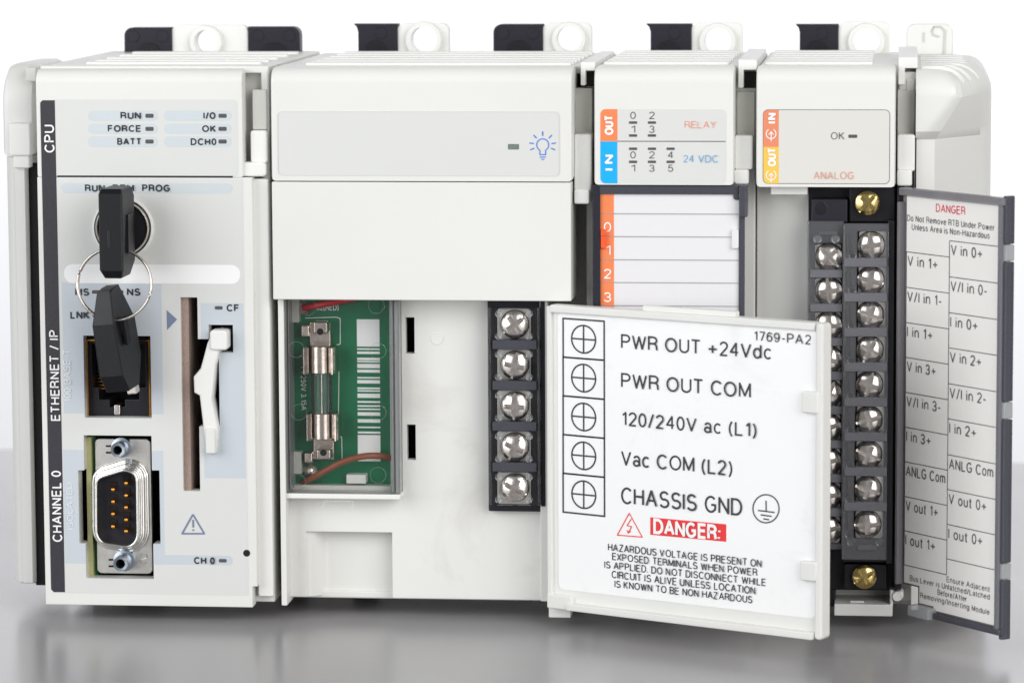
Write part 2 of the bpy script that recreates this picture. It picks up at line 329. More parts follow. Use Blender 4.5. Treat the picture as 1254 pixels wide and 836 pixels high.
# ------------------------------------------------------------------ stroke lettering
def arc(cx, cy, rx, ry, a0, a1, n=9): return [(cx+rx*math.cos(math.radians(a0+(a1-a0)*i/n)), cy+ry*math.sin(math.radians(a0+(a1-a0)*i/n))) for i in range(n+1)]
def o_(w, h, cy): return [arc(w/2, cy, w/2, h/2, 90, 450, 20)]
X = .72
GL = {
 'A': (.72, [[(0, 0), (.36, 1), (.72, 0)], [(.12, .34), (.60, .34)]]),
 'B': (.6, [[(0, .0), (0, 1), (.3, 1)]+arc(.32, .765, .24, .235, 90, -90)+[(0, .53)], [(.3, .53)]+arc(.33, .265, .27, .265, 90, -90)+[(0, 0)]]),
 'C': (.68, [arc(.37, .5, .37, .5, 42, 318, 18)]),
 'D': (.66, [[(0, 0), (0, 1), (.26, 1)]+arc(.28, .5, .38, .5, 90, -90, 12)+[(0, 0)]]),
 'E': (.56, [[(.56, 1), (0, 1), (0, 0), (.56, 0)], [(0, .53), (.52, .53)]]), 'F': (.53, [[(.53, 1), (0, 1), (0, 0)], [(0, .52), (.47, .52)]]),
 'G': (.72, [arc(.37, .5, .37, .5, 45, 315, 18)+[(.68, .2), (.68, .47), (.4, .47)]]), 'H': (.62, [[(0, 0), (0, 1)], [(.62, 0), (.62, 1)], [(0, .53), (.62, .53)]]),
 'I': (.02, [[(0, 0), (0, 1)]]), 'J': (.45, [[(.45, 1), (.45, .25)]+arc(.225, .25, .225, .25, 0, -180)]), 'K': (.62, [[(0, 0), (0, 1)], [(.58, 1), (0, .42)], [(.2, .6), (.62, 0)]]),
 'L': (.5, [[(0, 1), (0, 0), (.5, 0)]]), 'M': (.74, [[(0, 0), (0, 1), (.37, .08), (.74, 1), (.74, 0)]]), 'N': (.64, [[(0, 0), (0, 1), (.64, 0), (.64, 1)]]),
 'O': (.78, o_(.78, 1, .5)), 'P': (.58, [[(0, 0), (0, 1), (.32, 1)]+arc(.32, .74, .26, .26, 90, -90)+[(0, .48)]]),
 'R': (.62, [[(0, 0), (0, 1), (.33, 1)]+arc(.33, .75, .26, .25, 90, -90)+[(0, .5)], [(.34, .5)]+arc(.34, .3, .24, .2, 90, 0, 4)+[(.62, 0)]]),
 'S': (.6, [arc(.3, .745, .27, .255, 25, 250, 12)+arc(.3, .26, .3, .26, 80, -155, 12)]),
 'T': (.6, [[(0, 1), (.6, 1)], [(.3, 1), (.3, 0)]]), 'U': (.62, [[(0, 1), (0, .31)]+arc(.31, .31, .31, .31, 180, 360, 12)+[(.62, 1)]]),
 'V': (.66, [[(0, 1), (.33, 0), (.66, 1)]]), 'W': (.96, [[(0, 1), (.24, 0), (.48, .95), (.72, 0), (.96, 1)]]), 'X': (.62, [[(0, 0), (.62, 1)], [(0, 1), (.62, 0)]]),
 'Y': (.64, [[(0, 1), (.32, .45), (.64, 1)], [(.32, .45), (.32, 0)]]), 'Z': (.58, [[(0, 1), (.58, 1), (0, 0), (.58, 0)]]),
 '0': (.5, o_(.5, 1, .5)), '1': (.3, [[(.05, .78), (.27, 1), (.27, 0)]]), '2': (.5, [arc(.25, .73, .25, .27, 170, -35, 11)+[(0, 0), (.5, 0)]]),
 '3': (.5, [arc(.24, .75, .23, .25, 165, -90, 11)+arc(.24, .26, .26, .26, 90, -165, 11)]), '4': (.54, [[(.4, 0), (.4, 1), (0, .3), (.54, .3)]]),
 '5': (.5, [[(.45, 1), (.09, 1), (.04, .5)]+arc(.24, .33, .26, .33, 130, -160, 13)]), '6': (.5, [arc(.25, .32, .25, .32, 0, 360, 16), [(.02, .4)]+arc(.28, .5, .27, .5, 175, 40, 9)]),
 '7': (.5, [[(0, 1), (.5, 1), (.18, 0)]]), '9': (.5, [arc(.25, .68, .25, .32, 0, 360, 16), [(.48, .6)]+arc(.22, .5, .27, .5, -5, -140, 9)]),
 'a': (.46, [arc(.23, .5, .21, .22, 160, 0, 7)+[(.44, .12), (.5, 0)], arc(.22, .2, .21, .2, 15, 345, 11)]), 'b': (.5, [[(0, 0), (0, 1)], arc(.25, .36, .25, .36, 0, 360, 16)]),
 'c': (.46, [arc(.25, .36, .25, .36, 45, 315, 14)]), 'd': (.5, [[(.5, 0), (.5, 1)], arc(.25, .36, .25, .36, 0, 360, 16)]), 'e': (.5, [[(.02, .39), (.49, .39)]+arc(.25, .36, .25, .36, 5, 318, 15)]),
 'f': (.26, [[(.12, 0), (.12, .82)]+arc(.28, .82, .16, .18, 180, 90, 4), [(0, .7), (.28, .7)]]), 'g': (.5, [[(.5, .72), (.5, -.05)]+arc(.25, -.05, .25, .22, 0, -155, 8), arc(.25, .37, .25, .35, 0, 360, 16)]),
 'h': (.46, [[(0, 0), (0, 1)], [(0, .4)]+arc(.23, .48, .23, .24, 180, 0, 8)+[(.46, 0)]]), 'i': (.02, [[(0, 0), (0, .72)], [(0, .88), (0, 1)]]),
 'j': (.1, [[(.1, .72), (.1, -.15), (0, -.24)], [(.1, .88), (.1, 1)]]), 'l': (.02, [[(0, 0), (0, 1)]]),
 'm': (.76, [[(0, 0), (0, .72)], [(0, .4)]+arc(.19, .5, .19, .22, 180, 0, 7)+[(.38, 0)], [(.38, .4)]+arc(.57, .5, .19, .22, 180, 0, 7)+[(.76, 0)]]),
 'n': (.46, [[(0, 0), (0, .72)], [(0, .4)]+arc(.23, .48, .23, .24, 180, 0, 8)+[(.46, 0)]]), 'o': (.5, o_(.5, .72, .36)), 'r': (.26, [[(0, 0), (0, .72)], [(0, .4)]+arc(.26, .44, .26, .27, 180, 90, 5)]),
 's': (.42, [arc(.21, .54, .19, .18, 25, 250, 9)+arc(.21, .19, .21, .19, 80, -155, 9)]), 't': (.26, [[(.12, .95), (.12, .12)]+arc(.26, .14, .14, .14, 180, 270, 4), [(0, .7), (.28, .7)]]),
 'u': (.46, [[(0, .72), (0, .24)]+arc(.23, .24, .23, .24, 180, 360, 8), [(.46, .72), (.46, 0)]]), 'v': (.46, [[(0, .72), (.23, 0), (.46, .72)]]), 'w': (.7, [[(0, .72), (.175, 0), (.35, .68), (.525, 0), (.7, .72)]]),
 'z': (.42, [[(0, .72), (.42, .72), (0, 0), (.42, 0)]]),
 '+': (.58, [[(0, .42), (.58, .42)], [(.29, .12), (.29, .72)]]), '-': (.3, [[(0, .38), (.3, .38)]]), '/': (.34, [[(0, -.05), (.34, 1.05)]]),
 '(': (.2, [arc(.5, .42, .5, .75, 130, 230, 10)]), ')': (.2, [arc(-.32, .42, .5, .75, 50, -50, 10)]), ':': (.04, [[(0, .06), (0, .18)], [(0, .56), (0, .68)]]), '.': (.04, [[(0, 0), (0, .12)]]), ' ': (.32, []),
}
def add_ribbon(bm, pts, t, put, nv=Vector((0, -1, 0))):
    Q = [Vector(p) for p in pts]; cut = [0]
    for i in range(1, len(Q)-1):
        e1, e2 = Q[i]-Q[i-1], Q[i+1]-Q[i]
        if e1.length > 1e-6 and e2.length > 1e-6 and e1.normalized().dot(e2.normalized()) < -.15: cut.append(i)
    cut.append(len(Q)-1)
    for a, b in zip(cut, cut[1:]):
        q = [p.copy() for p in Q[a:b+1]]
        if a > 0: q[0] -= (q[1]-q[0]).normalized()*t*.22
        if b < len(Q)-1: q[-1] += (q[-1]-q[-2]).normalized()*t*.22
        kk = cut.index(a); ribbon_piece(bm, q, t, (lambda u, v: put(u, v)+nv*.016*kk))
def ribbon_piece(bm, pts, t, put):
    P = [Vector(p) for p in pts]; P = [p for i, p in enumerate(P) if i == 0 or (p-P[i-1]).length > 1e-6]
    closed = len(P) > 3 and (P[0]-P[-1]).length < 1e-6; Lp = []
    if closed: P = P[:-1]
    n = len(P)
    for i in range(n):
        a = P[i-1] if (i > 0 or closed) else None; b = P[(i+1) % n] if (i < n-1 or closed) else None
        e1 = (P[i]-a).normalized() if a is not None else (b-P[i]).normalized(); e2 = (b-P[i]).normalized() if b is not None else e1
        n1 = Vector((-e1.y, e1.x)); n2 = Vector((-e2.y, e2.x)); k = n1+n2
        k = n1 if k.length < 1e-6 else k/max(.45, k.dot(n1))
        Lp.append((bm.verts.new(put(*(P[i]+k*t/2))), bm.verts.new(put(*(P[i]-k*t/2)))))
    for i in range(n if closed else n-1):
        A, B = Lp[i], Lp[(i+1) % n]; bm.faces.new((A[0], B[0], B[1], A[1]))
def lay(s, t, track):
    x = 0; out = []
    for ch in s:
        wd, st = GL[ch]
        out += [[(x+p[0], p[1]) for p in q] for q in st]; x += wd + (track if ch != ' ' else .1)
    return out, max(.05, x-track)
def text(s, px, material, parent, c=-.12, bold=.13, fr=F, rot=0, track=None, name='lettering'):
    """px = photo box of the capitals (x0,y0,x1,y1); rot 90 reads upwards, -90 downwards"""
    a0, b0, a1, b1 = fr.rect(*px, c); track = track if track is not None else .2+bold*.75
    st, wd = lay(s, bold, track); W, H = (a1-a0, b1-b0) if rot == 0 else (b1-b0, a1-a0)
    t = bold*H; sx = (W-t)/wd if wd > .06 else H; sy = H-t
    bm = bmesh.new()
    for k, q in enumerate(st):
        cc = c-.05*(k % 5)
        def put(u, v):
            u += t/2; v += t/2
            if rot == 90: return fr(a1-v, b0+u, cc)
            if rot == -90: return fr(a0+v, b1-u, cc)
            return fr(a0+u, b0+v, cc)
        add_ribbon(bm, [(p[0]*sx, p[1]*sy) for p in q], t, put, fr.n)
    return build(name, bm, material, parent, smooth=0, recalc=False)
def lines(name, strokes, t, material, parent, c=-.12, fr=F):
    """strokes: photo polylines, t in mm"""
    bm = bmesh.new()
    for k, q in enumerate(strokes): add_ribbon(bm, [fr.at(x, y, c) for x, y in q], t, lambda u, v, kk=k: fr(u, v, c-.004*(kk % 5)), fr.n)
    return build(name, bm, material, parent, smooth=0, recalc=False)
def circ(x, y, r, a0=0, a1=360, n=24): return arc(x, y, r, r, a0, a1, n)
# ------------------------------------------------------------------ shared screw head (pan head, cross recess)
def screw_mesh(name, r, h, material, slot=True):
    bm = bmesh.new(); wv, arm, e = .17, .72, .03
    ls = sorted({round(-1.02+2.04*k/22, 4) for k in range(23)} | {sg*v for sg in (-1, 1) for v in (wv, wv+e, arm, arm+e, .08)})
    def hh(x, y):
        q = math.hypot(x, y); z = h*(1-.62*min(1, q)**2.4); d = 0
        if (abs(x) <= wv and abs(y) <= arm) or (abs(y) <= wv and abs(x) <= arm): return -.2*h
        elif slot and abs(x) <= .08 and q < 1: return h*.3
        return z-d
    n = len(ls); V = {}
    for i in range(n):
        for k in range(n):
            x, y = ls[i], ls[k]; q = math.hypot(x, y)
            if q > 1.13: continue
            f = 1/q if q > 1 else 1
            V[i, k] = bm.verts.new((x*f*r, -hh(x*f, y*f), y*f*r))
    for i in range(n-1):
        for k in range(n-1):
            c = [V.get(t) for t in ((i, k), (i+1, k), (i+1, k+1), (i, k+1))]
            if None in c: continue
            if all(math.hypot(ls[a], ls[b]) > 1 for a, b in ((i, k), (i+1, k), (i+1, k+1), (i, k+1))): continue
            bm.faces.new(c)
    for v in [v for v in bm.verts if not v.link_faces]: bm.verts.remove(v)
    bmesh.ops.recalc_face_normals(bm, faces=bm.faces)
    rim = [ed for ed in bm.edges if len(ed.link_faces) == 1]
    ex_ = bmesh.ops.extrude_edge_only(bm, edges=rim)['geom']
    for v in ex_:
        if isinstance(v, bmesh.types.BMVert): v.co.y = h*.35
    for v in bm.verts: v.co *= MM
    bmesh.ops.recalc_face_normals(bm, faces=bm.faces)
    me = bpy.data.meshes.new(name); bm.to_mesh(me); bm.free(); me.materials.append(MAT[material])
    me.polygons.foreach_set('use_smooth', [True]*len(me.polygons)); me.set_sharp_from_angle(angle=math.radians(40)); return me
def place(name, me, pxy, c, parent, ang=None):
    a, b = F.at(*pxy, c); o = bpy.data.objects.new(name, me); COL.objects.link(o); o.parent = parent
    o.location = F(a, b, c)*MM - root_of(parent).location
    o.rotation_euler = (random.uniform(-.03, .03), random.uniform(0, 6.28) if ang is None else ang, random.uniform(-.03, .03)); return o
# ================================================================== the setting
def flat(name, verts, faces, material):
    bm = bmesh.new(); vs = [bm.verts.new(v) for v in verts]
    for f in faces: bm.faces.new([vs[i] for i in f])
    o = build(name, bm, material, None); o['kind'] = 'structure'; return o
# table: 30 mm thick board, its rear edge a little behind the controller
TZ0 = -2.8
TB = [(-700, 262), (700, 236), (700, -700), (-700, -700)]
bm = bmesh.new(); add_prism(bm, TZ, TB, TZ0, -30, 1.2); o = build('table_top', bm, 'table_top', None); o['kind'] = 'structure'
flat('backdrop', [(-2500, 1100, -1200), (2500, 1100, -1200), (2500, 1100, 1500), (-2500, 1100, 1500)], [(0, 1, 2, 3)], 'backdrop_paper')
BACK = 78.0
def feet(parent, x0, x1):
    for y in (30, 66):
        for x in (x0+4, x1-12):
            bm = bmesh.new(); add_prism(bm, TZ, [(x, y), (x+8, y), (x+8, y+8), (x, y+8)], TZ0+.02, 1.6, .3); build('foot', bm, 'plastic_shade', parent)
def top_rounded_profile(y0, zb, zt, r, back=BACK, n=8):
    """side outline (Y,Z): front at y0, rounded front-top edge"""
    return [(back, zb), (y0, zb), (y0, zt-r)]+[(y0+r-r*math.cos(math.pi/2*i/n), zt-r+r*math.sin(math.pi/2*i/n)) for i in range(1, n+1)]+[(back, zt)]
def xprism(name, prof, x0, x1, material, parent, bev=.6):
    """side outline extruded along X with both ends eased"""
    bm = bmesh.new(); rings = []
    for xx, d in ((x0, bev), (x0+bev*.3, bev*.3), (x0+bev, 0), (x1-bev, 0), (x1-bev*.3, bev*.3), (x1, bev)):
        rings.append([bm.verts.new((xx, a, b)) for a, b in inset(prof, d)])
    n = len(prof); bm.faces.new(rings[0]); bm.faces.new(rings[-1])
    for A, B in zip(rings, rings[1:]):
        for i in range(n): bm.faces.new((A[i], A[(i+1) % n], B[(i+1) % n], B[i]))
    return build(name, bm, material, parent, smooth=40)
def ribs(parent, x0, x1, ztop, ys, material='plastic_light', gap=0):
    for y in ys:
        prism('top_rib', rr(x0, ztop-.4, x1, ztop+.6, .3, 3), y, y+2.6, material, parent, .2)
TABY = 73.0
def rear_tab(parent, px, hole, r, boss=True):
    """white mounting tab with a screw hole, at the back of the module"""
    a0, b0, a1, b1 = F.rect(*px, TABY); ca, cb = F.at(*hole, TABY); rm = r/5.05
    bm = bmesh.new(); tab_with_hole(bm, a0, b0, a1, b1, ca, cb, rm, TABY, TABY+4, 1.6); o = build('mounting_tab', bm, 'plastic_light', parent)
    if boss:
        bm = bmesh.new(); n = 36
        R4 = [[bm.verts.new(F(ca+q*math.cos(2*math.pi*i/n), cb+q*math.sin(2*math.pi*i/n), c)) for i in range(n)] for q, c in ((rm*1.42, TABY+.5), (rm*1.36, TABY-1.3), (rm*1.02, TABY-1.3), (rm*.99, TABY+.5))]
        for A, B in zip(R4, R4[1:]):
            for i in range(n): bm.faces.new((A[i], A[(i+1) % n], B[(i+1) % n], B[i]))
        build('hole_collar', bm, 'plastic_light', o)
    return o
def rail_clip(parent, px, shape='hook'):
    """black sliding clip for the mounting rail"""
    a0, b0, a1, b1 = F.rect(*px, TABY-.6); h = b1-b0; ww = a1-a0
    if shape == 'hook': pts = [(a0+ww*.10, b0), (a1, b0), (a1, b1), (a0, b1), (a0+ww*.07, b1-h*.12), (a0+ww*.10, b1-h*.3)]
    elif shape == 'l': pts = rr(a0, b0, a1, b1, 1.9, 5, (0, 0, 0, 1))
    else: pts = rr(a0, b0, a1, b1, 1.9, 5, (0, 0, 1, 0))
    o = prism('rail_clip', pts, TABY-.6, TABY+3.5, 'black_soft', parent, .3)
    cx = (a0+a1)/2
    prism('finger_notch', [(cx-ww*.24, b0+.05)]+arc(cx, b0+h*.16, ww*.22, h*.24, 180, 0, 10)+[(cx+ww*.24, b0+.05)], TABY-.95, TABY-.5, 'black', o, .1)
    for sx in ((-.3, .3) if shape != 'hook' else (.12,)):
        bm = bmesh.new(); add_lathe(bm, cx+ww*sx, b1-h*.34, [(1.35, TABY-.75), (1.5, TABY-.55)], 18); build('dimple', bm, 'black_soft', o)
    return o
def bus_lever(parent, px_top, px_mid, px_low, c=5.0):
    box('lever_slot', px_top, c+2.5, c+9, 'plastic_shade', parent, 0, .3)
    o = box('bus_lever', px_mid, c-2.2, c+6, 'plastic_light', parent, .5, .4)
    box('lever_grip', px_low, c-3.6, c+4, 'plastic_light', o, .5, .4)
    return o
# ================================================================== controller module (leftmost)
a0, b0, a1, b1 = F.rect(49.5, 88, 331, 740)
ZT, ZB = F.at(190, 81, 3)[1], F.at(190, 735, 4)[1]
cpu = thing('controller_module', 'wide off-white controller module with key switch, network port and nine-pin port', 'controller module', ((a0+a1)/2, 40, TZ0))
def shell(parent, x0, x1, zb, zt, y0, y1, t=1.6, r=2.4):
    """hollow front half of a housing: an open-fronted frame"""
    plate('housing_frame', [(x0, zb, x1, zt)], [(x0+t, zb+t, x1-t, zt-t)], y0, y1, 'plastic', parent, bev=.3)
xprism('housing', top_rounded_profile(18, 1.2, ZT, .3), a0+.25, a1-.4, 'plastic', cpu)
shell(cpu, a0+.26, a1-.41, 1.21, ZT-.02, 4.2, 17.9)
# upper front bezel
xr = F.at(297, 150)[0]; xr2 = F.at(312, 480)[0]
zs = F.at(190, 217)[1]
xprism('upper_bezel', [(5, zs+.02), (0, zs+.02), (0, ZT-3.6)]+[(3.0-3.0*math.cos(math.pi/2*i/8), ZT-3.6+3.0*math.sin(math.pi/2*i/8)) for i in range(1, 9)]+[(5, ZT-.6)], a0, xr, 'plastic', cpu, .5)
H = [F.rect(103, 411, 185, 511.5), F.rect(104, 533, 187, 708), F.rect(96.5, 575.5, 110, 665), F.rect(180, 575.5, 196, 665.5), F.rect(222.5, 364, 243.5, 601),
     F.rect(243, 415, 268.5, 522), F.rect(255.5, 397.6, 285.5, 431.5)]
H[5] = (H[4][2]-.5, *H[5][1:])
plate('front_plate', [(a0, F.at(190, 716)[1], xr2, zs-.05), (a0, F.at(190, 741.5)[1], F.at(309.5, 730)[0], F.at(190, 716)[1]+1)], H, 0, 4.1, 'plastic', cpu, bev=.3)
box('side_strip', (313, 219, 331.5, 730), 2.2, 6, 'plastic_light', cpu, .4, .5)
box('side_shoulder', (295, 199, 325.5, 216.5), .9, 6, 'plastic_light', cpu, .8, .5)
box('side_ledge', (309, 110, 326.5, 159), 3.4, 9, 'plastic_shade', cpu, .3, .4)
box('side_recess', (296, 84, 331, 218), 7, 18, 'plastic', cpu, 0, .2); box('lower_corner', (309.8, 713.5, 330, 734), 4.6, 17, 'plastic', cpu, 0, .3)
o = box('bus_lever', (306.5, 160, 327, 200), 1.8, 9, 'plastic_light', cpu, .6, .5)
lathe('reset_hole', (301.7, 676.5), -.03, [(.95, -.03), (.95, .02)], 'plastic_shade', cpu, 20)
lathe('reset_hole', (302.0, 676.9), -.07, [(.78, -.07), (.78, -.02)], 'void', cpu, 20)
# rail on the far side
zr = F.at(25, 80, 14)[1]; zr0 = F.at(25, 712, 14)[1]
def leftrail():
    x0 = F.at(8.5, 400, 16)[0]; x1 = F.at(40, 400, 16)[0]
    pts = [(x0+1.6, 40), (x0+.2, 30), (x0, 20), (x0+.7, 16.4), (x0+2.4, 14.6), (x0+3.0, 14.2), (x0+3.2, 13.2), (x1-.5, 13.2), (x1, 14), (x1, 40)]
    bm = bmesh.new(); add_prism(bm, TZ, pts, zr0, F.at(25, 193, 14)[1], 0); build('side_rail', bm, 'plastic', cpu)
    x0t = F.at(4.5, 130, 16)[0]; x1t = F.at(43, 130, 16)[0]; zt0 = F.at(25, 192, 14)[1]
    prof = [(46, zt0), (14, zt0), (14, zr-9)]+[(14+9-9*math.cos(math.pi/2*i/8), zr-9+9*math.sin(math.pi/2*i/8)) for i in range(1, 9)]+[(46, zr)]
    xprism('rail_head', prof, x0t, x1t, 'plastic', cpu, 1.6)
    box('rail_latch', (11, 151, 37, 191), 11.4, 15, 'plastic_light', cpu, .5, .5)
    box('rail_latch', (16, 190, 36, 206), 12.0, 15, 'plastic_light', cpu, .4, .4)
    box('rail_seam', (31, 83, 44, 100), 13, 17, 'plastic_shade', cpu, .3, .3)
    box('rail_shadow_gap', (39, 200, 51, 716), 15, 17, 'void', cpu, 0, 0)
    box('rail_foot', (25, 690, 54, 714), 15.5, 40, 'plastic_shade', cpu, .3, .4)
leftrail()
# printed overlay
sheet('print_overlay', (64, 122, 291.5, 216), -.05, 'overlay', cpu, .8)
ov = plate('print_overlay', [(*F.rect(69, 219, 301, 727)[:2], F.at(301, 470)[0], F.at(190, 219)[1])], H, -.06, .01, 'overlay', cpu, bev=0)
psheet('name_strip', [(49.2, 126), (52, 123), (67, 123), (79.6, 724.5), (66, 724.5), (62.6, 721)], -.10, 'strip_black', cpu)
for txt, q, m, bd in (('CPU', (54.2, 153, 66.6, 187), 'white_print', .15), ('ETHERNET / IP', (61.3, 404, 72.7, 515), 'white_print', .15), ('CHANNEL 0', (63.6, 576, 75.6, 663), 'white_print', .15),
                      ('100 BASE-T', (78, 428, 86.4, 492), 'pale_print', .12), ('ISOLATED', (82, 591, 88.8, 648), 'pale_print', .12)):
    text(txt, q, m, cpu, -.2, bd, rot=90)
for i, (y0, y1) in enumerate(((135.5, 148), (151.5, 163.8), (167, 180))):
    sheet('print_panel', (108, y0, 193, y1), -.1, 'overlay_pill', cpu, 1.05); sheet('print_panel', (201, y0, 283.5, y1), -.1, 'overlay_pill', cpu, 1.05)
    box('status_light', (178, y0+4, 188, y0+9), -.18, 0, 'led_dark', cpu, .25, .05); box('status_light', (267.5, y0+4, 277.5, y0+9), -.18, 0, 'led_dark', cpu, .25, .05)
for txt, q in (('RUN', (147.5, 137.3, 172.8, 146)), ('FORCE', (132, 153.3, 172.8, 161.8)), ('BATT', (143.5, 169.2, 173.2, 177.6)), ('I/O', (249, 137.5, 264, 146)), ('OK', (247.5, 153.5, 264.5, 162)), ('DCH0', (233.5, 169.5, 265, 178))):
    text(txt, q, 'ink', cpu, -.15, .205)
sheet('divider_line', (70, 215.2, 285, 217.4), -.09, 'ink', cpu)
sheet('print_panel', (75, 224.3, 285, 236.8), -.1, 'overlay_pill', cpu, 1.05)
for txt, q in (('RUN', (104, 226, 128.5, 234.8)), ('REM', (138, 226, 164.5, 234.8)), ('PROG', (174, 226, 208.5, 234.8)), ('MS', (92, 353, 109, 362)), ('NS', (155.5, 353, 172, 362)), ('LNK', (86, 381, 109.5, 390.3)), ('CF', (277.5, 372.5, 293, 381.4)), ('CH 0', (237.5, 681.5, 263.3, 690.3))):
    text(txt, q, 'ink', cpu, -.15, .205)
sheet('write_on_area', (78.5, 324, 294, 347), -.1, 'white_print', cpu, 1.9)
for q in ((112.5, 355.3, 122, 359.6), (143, 355.3, 151, 359.6), (113, 384, 122, 388), (263, 374.8, 272.5, 379), (268, 684, 277.5, 688.2)): box('status_light', q, -.18, 0, 'led_dark', cpu, .25, .05)
plate('print_panel', [F.rect(77, 346, 199, 506.5)], [H[0], F.rect(82, 324, 290, 347.5)], -.085, -.05, 'overlay_blue', cpu, bev=0)
plate('print_panel', [F.rect(246, 371, 298.5, 420), F.rect(262, 400, 300, 585), F.rect(250, 520, 300, 585)], [H[4], H[5], H[6]], -.085, -.05, 'overlay_blue', cpu, bev=0)
plate('print_panel', [F.rect(78.5, 551, 201, 690)], H[1:4], -.085, -.05, 'overlay_blue', cpu, bev=0)
sheet('print_panel', (199, 679.5, 285, 691), -.086, 'overlay_blue', cpu, .9, corners=(0, 1, 1, 0))
psheet('arrow_mark', [(204, 379.5), (216.8, 391), (204.6, 404)], -.12, 'ink_blue', cpu)
lines('warning_mark', [[(236.3, 629.5), (250.2, 653), (223, 653), (236.3, 629.5)]], .38, 'ink_blue', cpu)
lines('warning_mark', [[(236.5, 636), (236.7, 645.5)], [(236.7, 647.6), (236.8, 649.6)]], .42, 'ink_blue', cpu)
# key switch
ks = lathe('key_switch', (151, 278.8), 0, [(6.75, 0), (6.6, -.55), (6.25, -.7), (5.95, -.4), (5.9, .2)], 'plastic', cpu, 48, caps=(False, False))
lathe('switch_ring', (151, 278.8), 0, [(6.35, 0), (6.3, -1.0), (5.95, -1.1), (5.9, .1)], 'black', ks, 48, caps=(False, False))
lathe('chrome_ring', (151.4, 278.8), 0, [(6.0, 0), (5.95, -1.5), (5.65, -1.75), (5.35, -1.5), (5.3, .1)], 'steel', ks, 48, caps=(False, False))
lathe('lock_cylinder', (151.4, 278.8), 0, [(5.4, 0), (5.35, -.9), (4.9, -1.0), (1.0, -1.05)], 'black', ks, 40)
# network port
jr = F.rect(108, 417, 183, 510, 3); jk = plate('network_port', [jr], [F.rect(113, 421, 178, 474, 3), F.rect(121, 473, 170, 489, 3), F.rect(134, 488, 153, 498, 3)], 3, 14, 'black', cpu, bev=.1)
bm = bmesh.new(); add_prism(bm, F, rr(*jr), 13.9, 15.5, 0); build('port_back', bm, 'void', jk)
ring_prism('port_shield', rr(jr[0]-.25, jr[1]-.25, jr[2]+.25, jr[3]+.25), .32, 2.6, 9, 'gold', jk)
ring_prism('port_shield', rr(jr[0]-.75, jr[1]-.7, jr[2]+.8, jr[3]+.7), .4, 3.6, 14, 'black', jk)
for k in range(8): box('contact', (119, 446+k*4.1, 128, 447.8+k*4.1), 6.5, 11, 'gold' if k > 3 else 'screw_gap', jk, 0, .05)
box('shield_spring', (139.5, 495.5, 147, 508), 2.3, 6, 'steel', jk, .3, .2)
box('port_board', (104, 413, 108, 511), 4.4, 16, 'pcb', jk, 0, .1)
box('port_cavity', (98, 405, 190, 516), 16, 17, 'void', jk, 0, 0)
# card slot with lever
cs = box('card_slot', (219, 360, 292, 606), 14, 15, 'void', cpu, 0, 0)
box('card_guide', (222.9, 364, 232.5, 601), 1.0, 14, 'card_brown', cs, 0, .1)
box('card_edge', (233.5, 420, 240, 603), 9, 14, 'black', cs, 0, .1)
z3 = lambda x, y: (x/3.688, 380+y/3.69)
lv = poly('eject_lever', [z3(*p) for p in ((985, 88), (1025, 95), (1025, 172), (992, 178), (972, 250), (956, 400), (984, 530), (974, 645), (932, 645), (914, 500), (900, 385), (876, 372), (873, 300), (905, 262), (935, 150), (955, 105))], -2.2, 2.5, 'plastic_light', cpu, .5)
box('lever_pad', (256.5, 404.5, 278.5, 429), -2.9, 1, 'plastic_light', lv, .8, .5)
box('lever_pivot', (267.5, 398.5, 284.5, 431), 3.5, 8, 'black', lv, .6, .3)
box('lever_tail', (251.5, 524, 263.5, 555.5), -2.6, -.1, 'plastic', lv, .4, .4)
# nine-pin serial port
sp = box('serial_port', (117.5, 537, 185.5, 702), 3.0, 4.2, 'plate_steel', cpu, 1.1, .2)
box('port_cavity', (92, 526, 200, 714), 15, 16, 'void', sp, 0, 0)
box('port_board', (106.5, 535, 113, 707), 2.6, 15, 'pcb_edge', sp, 0, .1)
box('port_board', (113.5, 535, 118.5, 707), 4.4, 15, 'pcb', sp, 0, .1)
def dshape(g, c):
    z4 = lambda x, y: F.at(x/3.688, 560+y/3.69, c)
    raw = [z4(*p) for p in ((445, 95), (575, 55), (618, 78), (622, 362), (592, 395), (470, 378), (446, 345))]
    q = []
    for i in range(len(raw)):      # round the corners
        p0, p1, p2 = (Vector(raw[(i+k) % len(raw)]) for k in (-1, 0, 1)); r = 1.3
        u0 = p1+(p0-p1).normalized()*min(r, (p0-p1).length*.45); u2 = p1+(p2-p1).normalized()*min(r, (p2-p1).length*.45)
        for t in (0, .33, .66, 1): q.append(tuple(u0*(1-t)**2+p1*2*t*(1-t)+u2*t*t))
    return inset(q, -g)
for g, d, cc0, cc1 in ((2.2, 1.1, 2.3, 3.2), (1.35, 1.0, 1.2, 3.2), (.6, .6, -1.6, 6)): ring_prism('port_shell', dshape(g, 0), d, cc0, cc1, 'chrome', sp, round_=True)
bm = bmesh.new(); add_prism(bm, F, dshape(.1, 0), 1.8, 6, 0); build('port_insert', bm, 'black_soft', sp)
for x, ys in ((138.6, (599, 614, 629, 644.3)), (154.6, (591.3, 606.4, 621, 636, 650))):
    for y in ys:
        lathe('pin', (x, y), -.2, [(.2, -.7), (.45, -.5), (.6, -.1), (.6, 2)], 'gold', sp, 12)
        box('pin_socket', (x-4.6, y-9.5, x+4.6, y-3), 1.5, 2, 'void', sp, .2, .05)
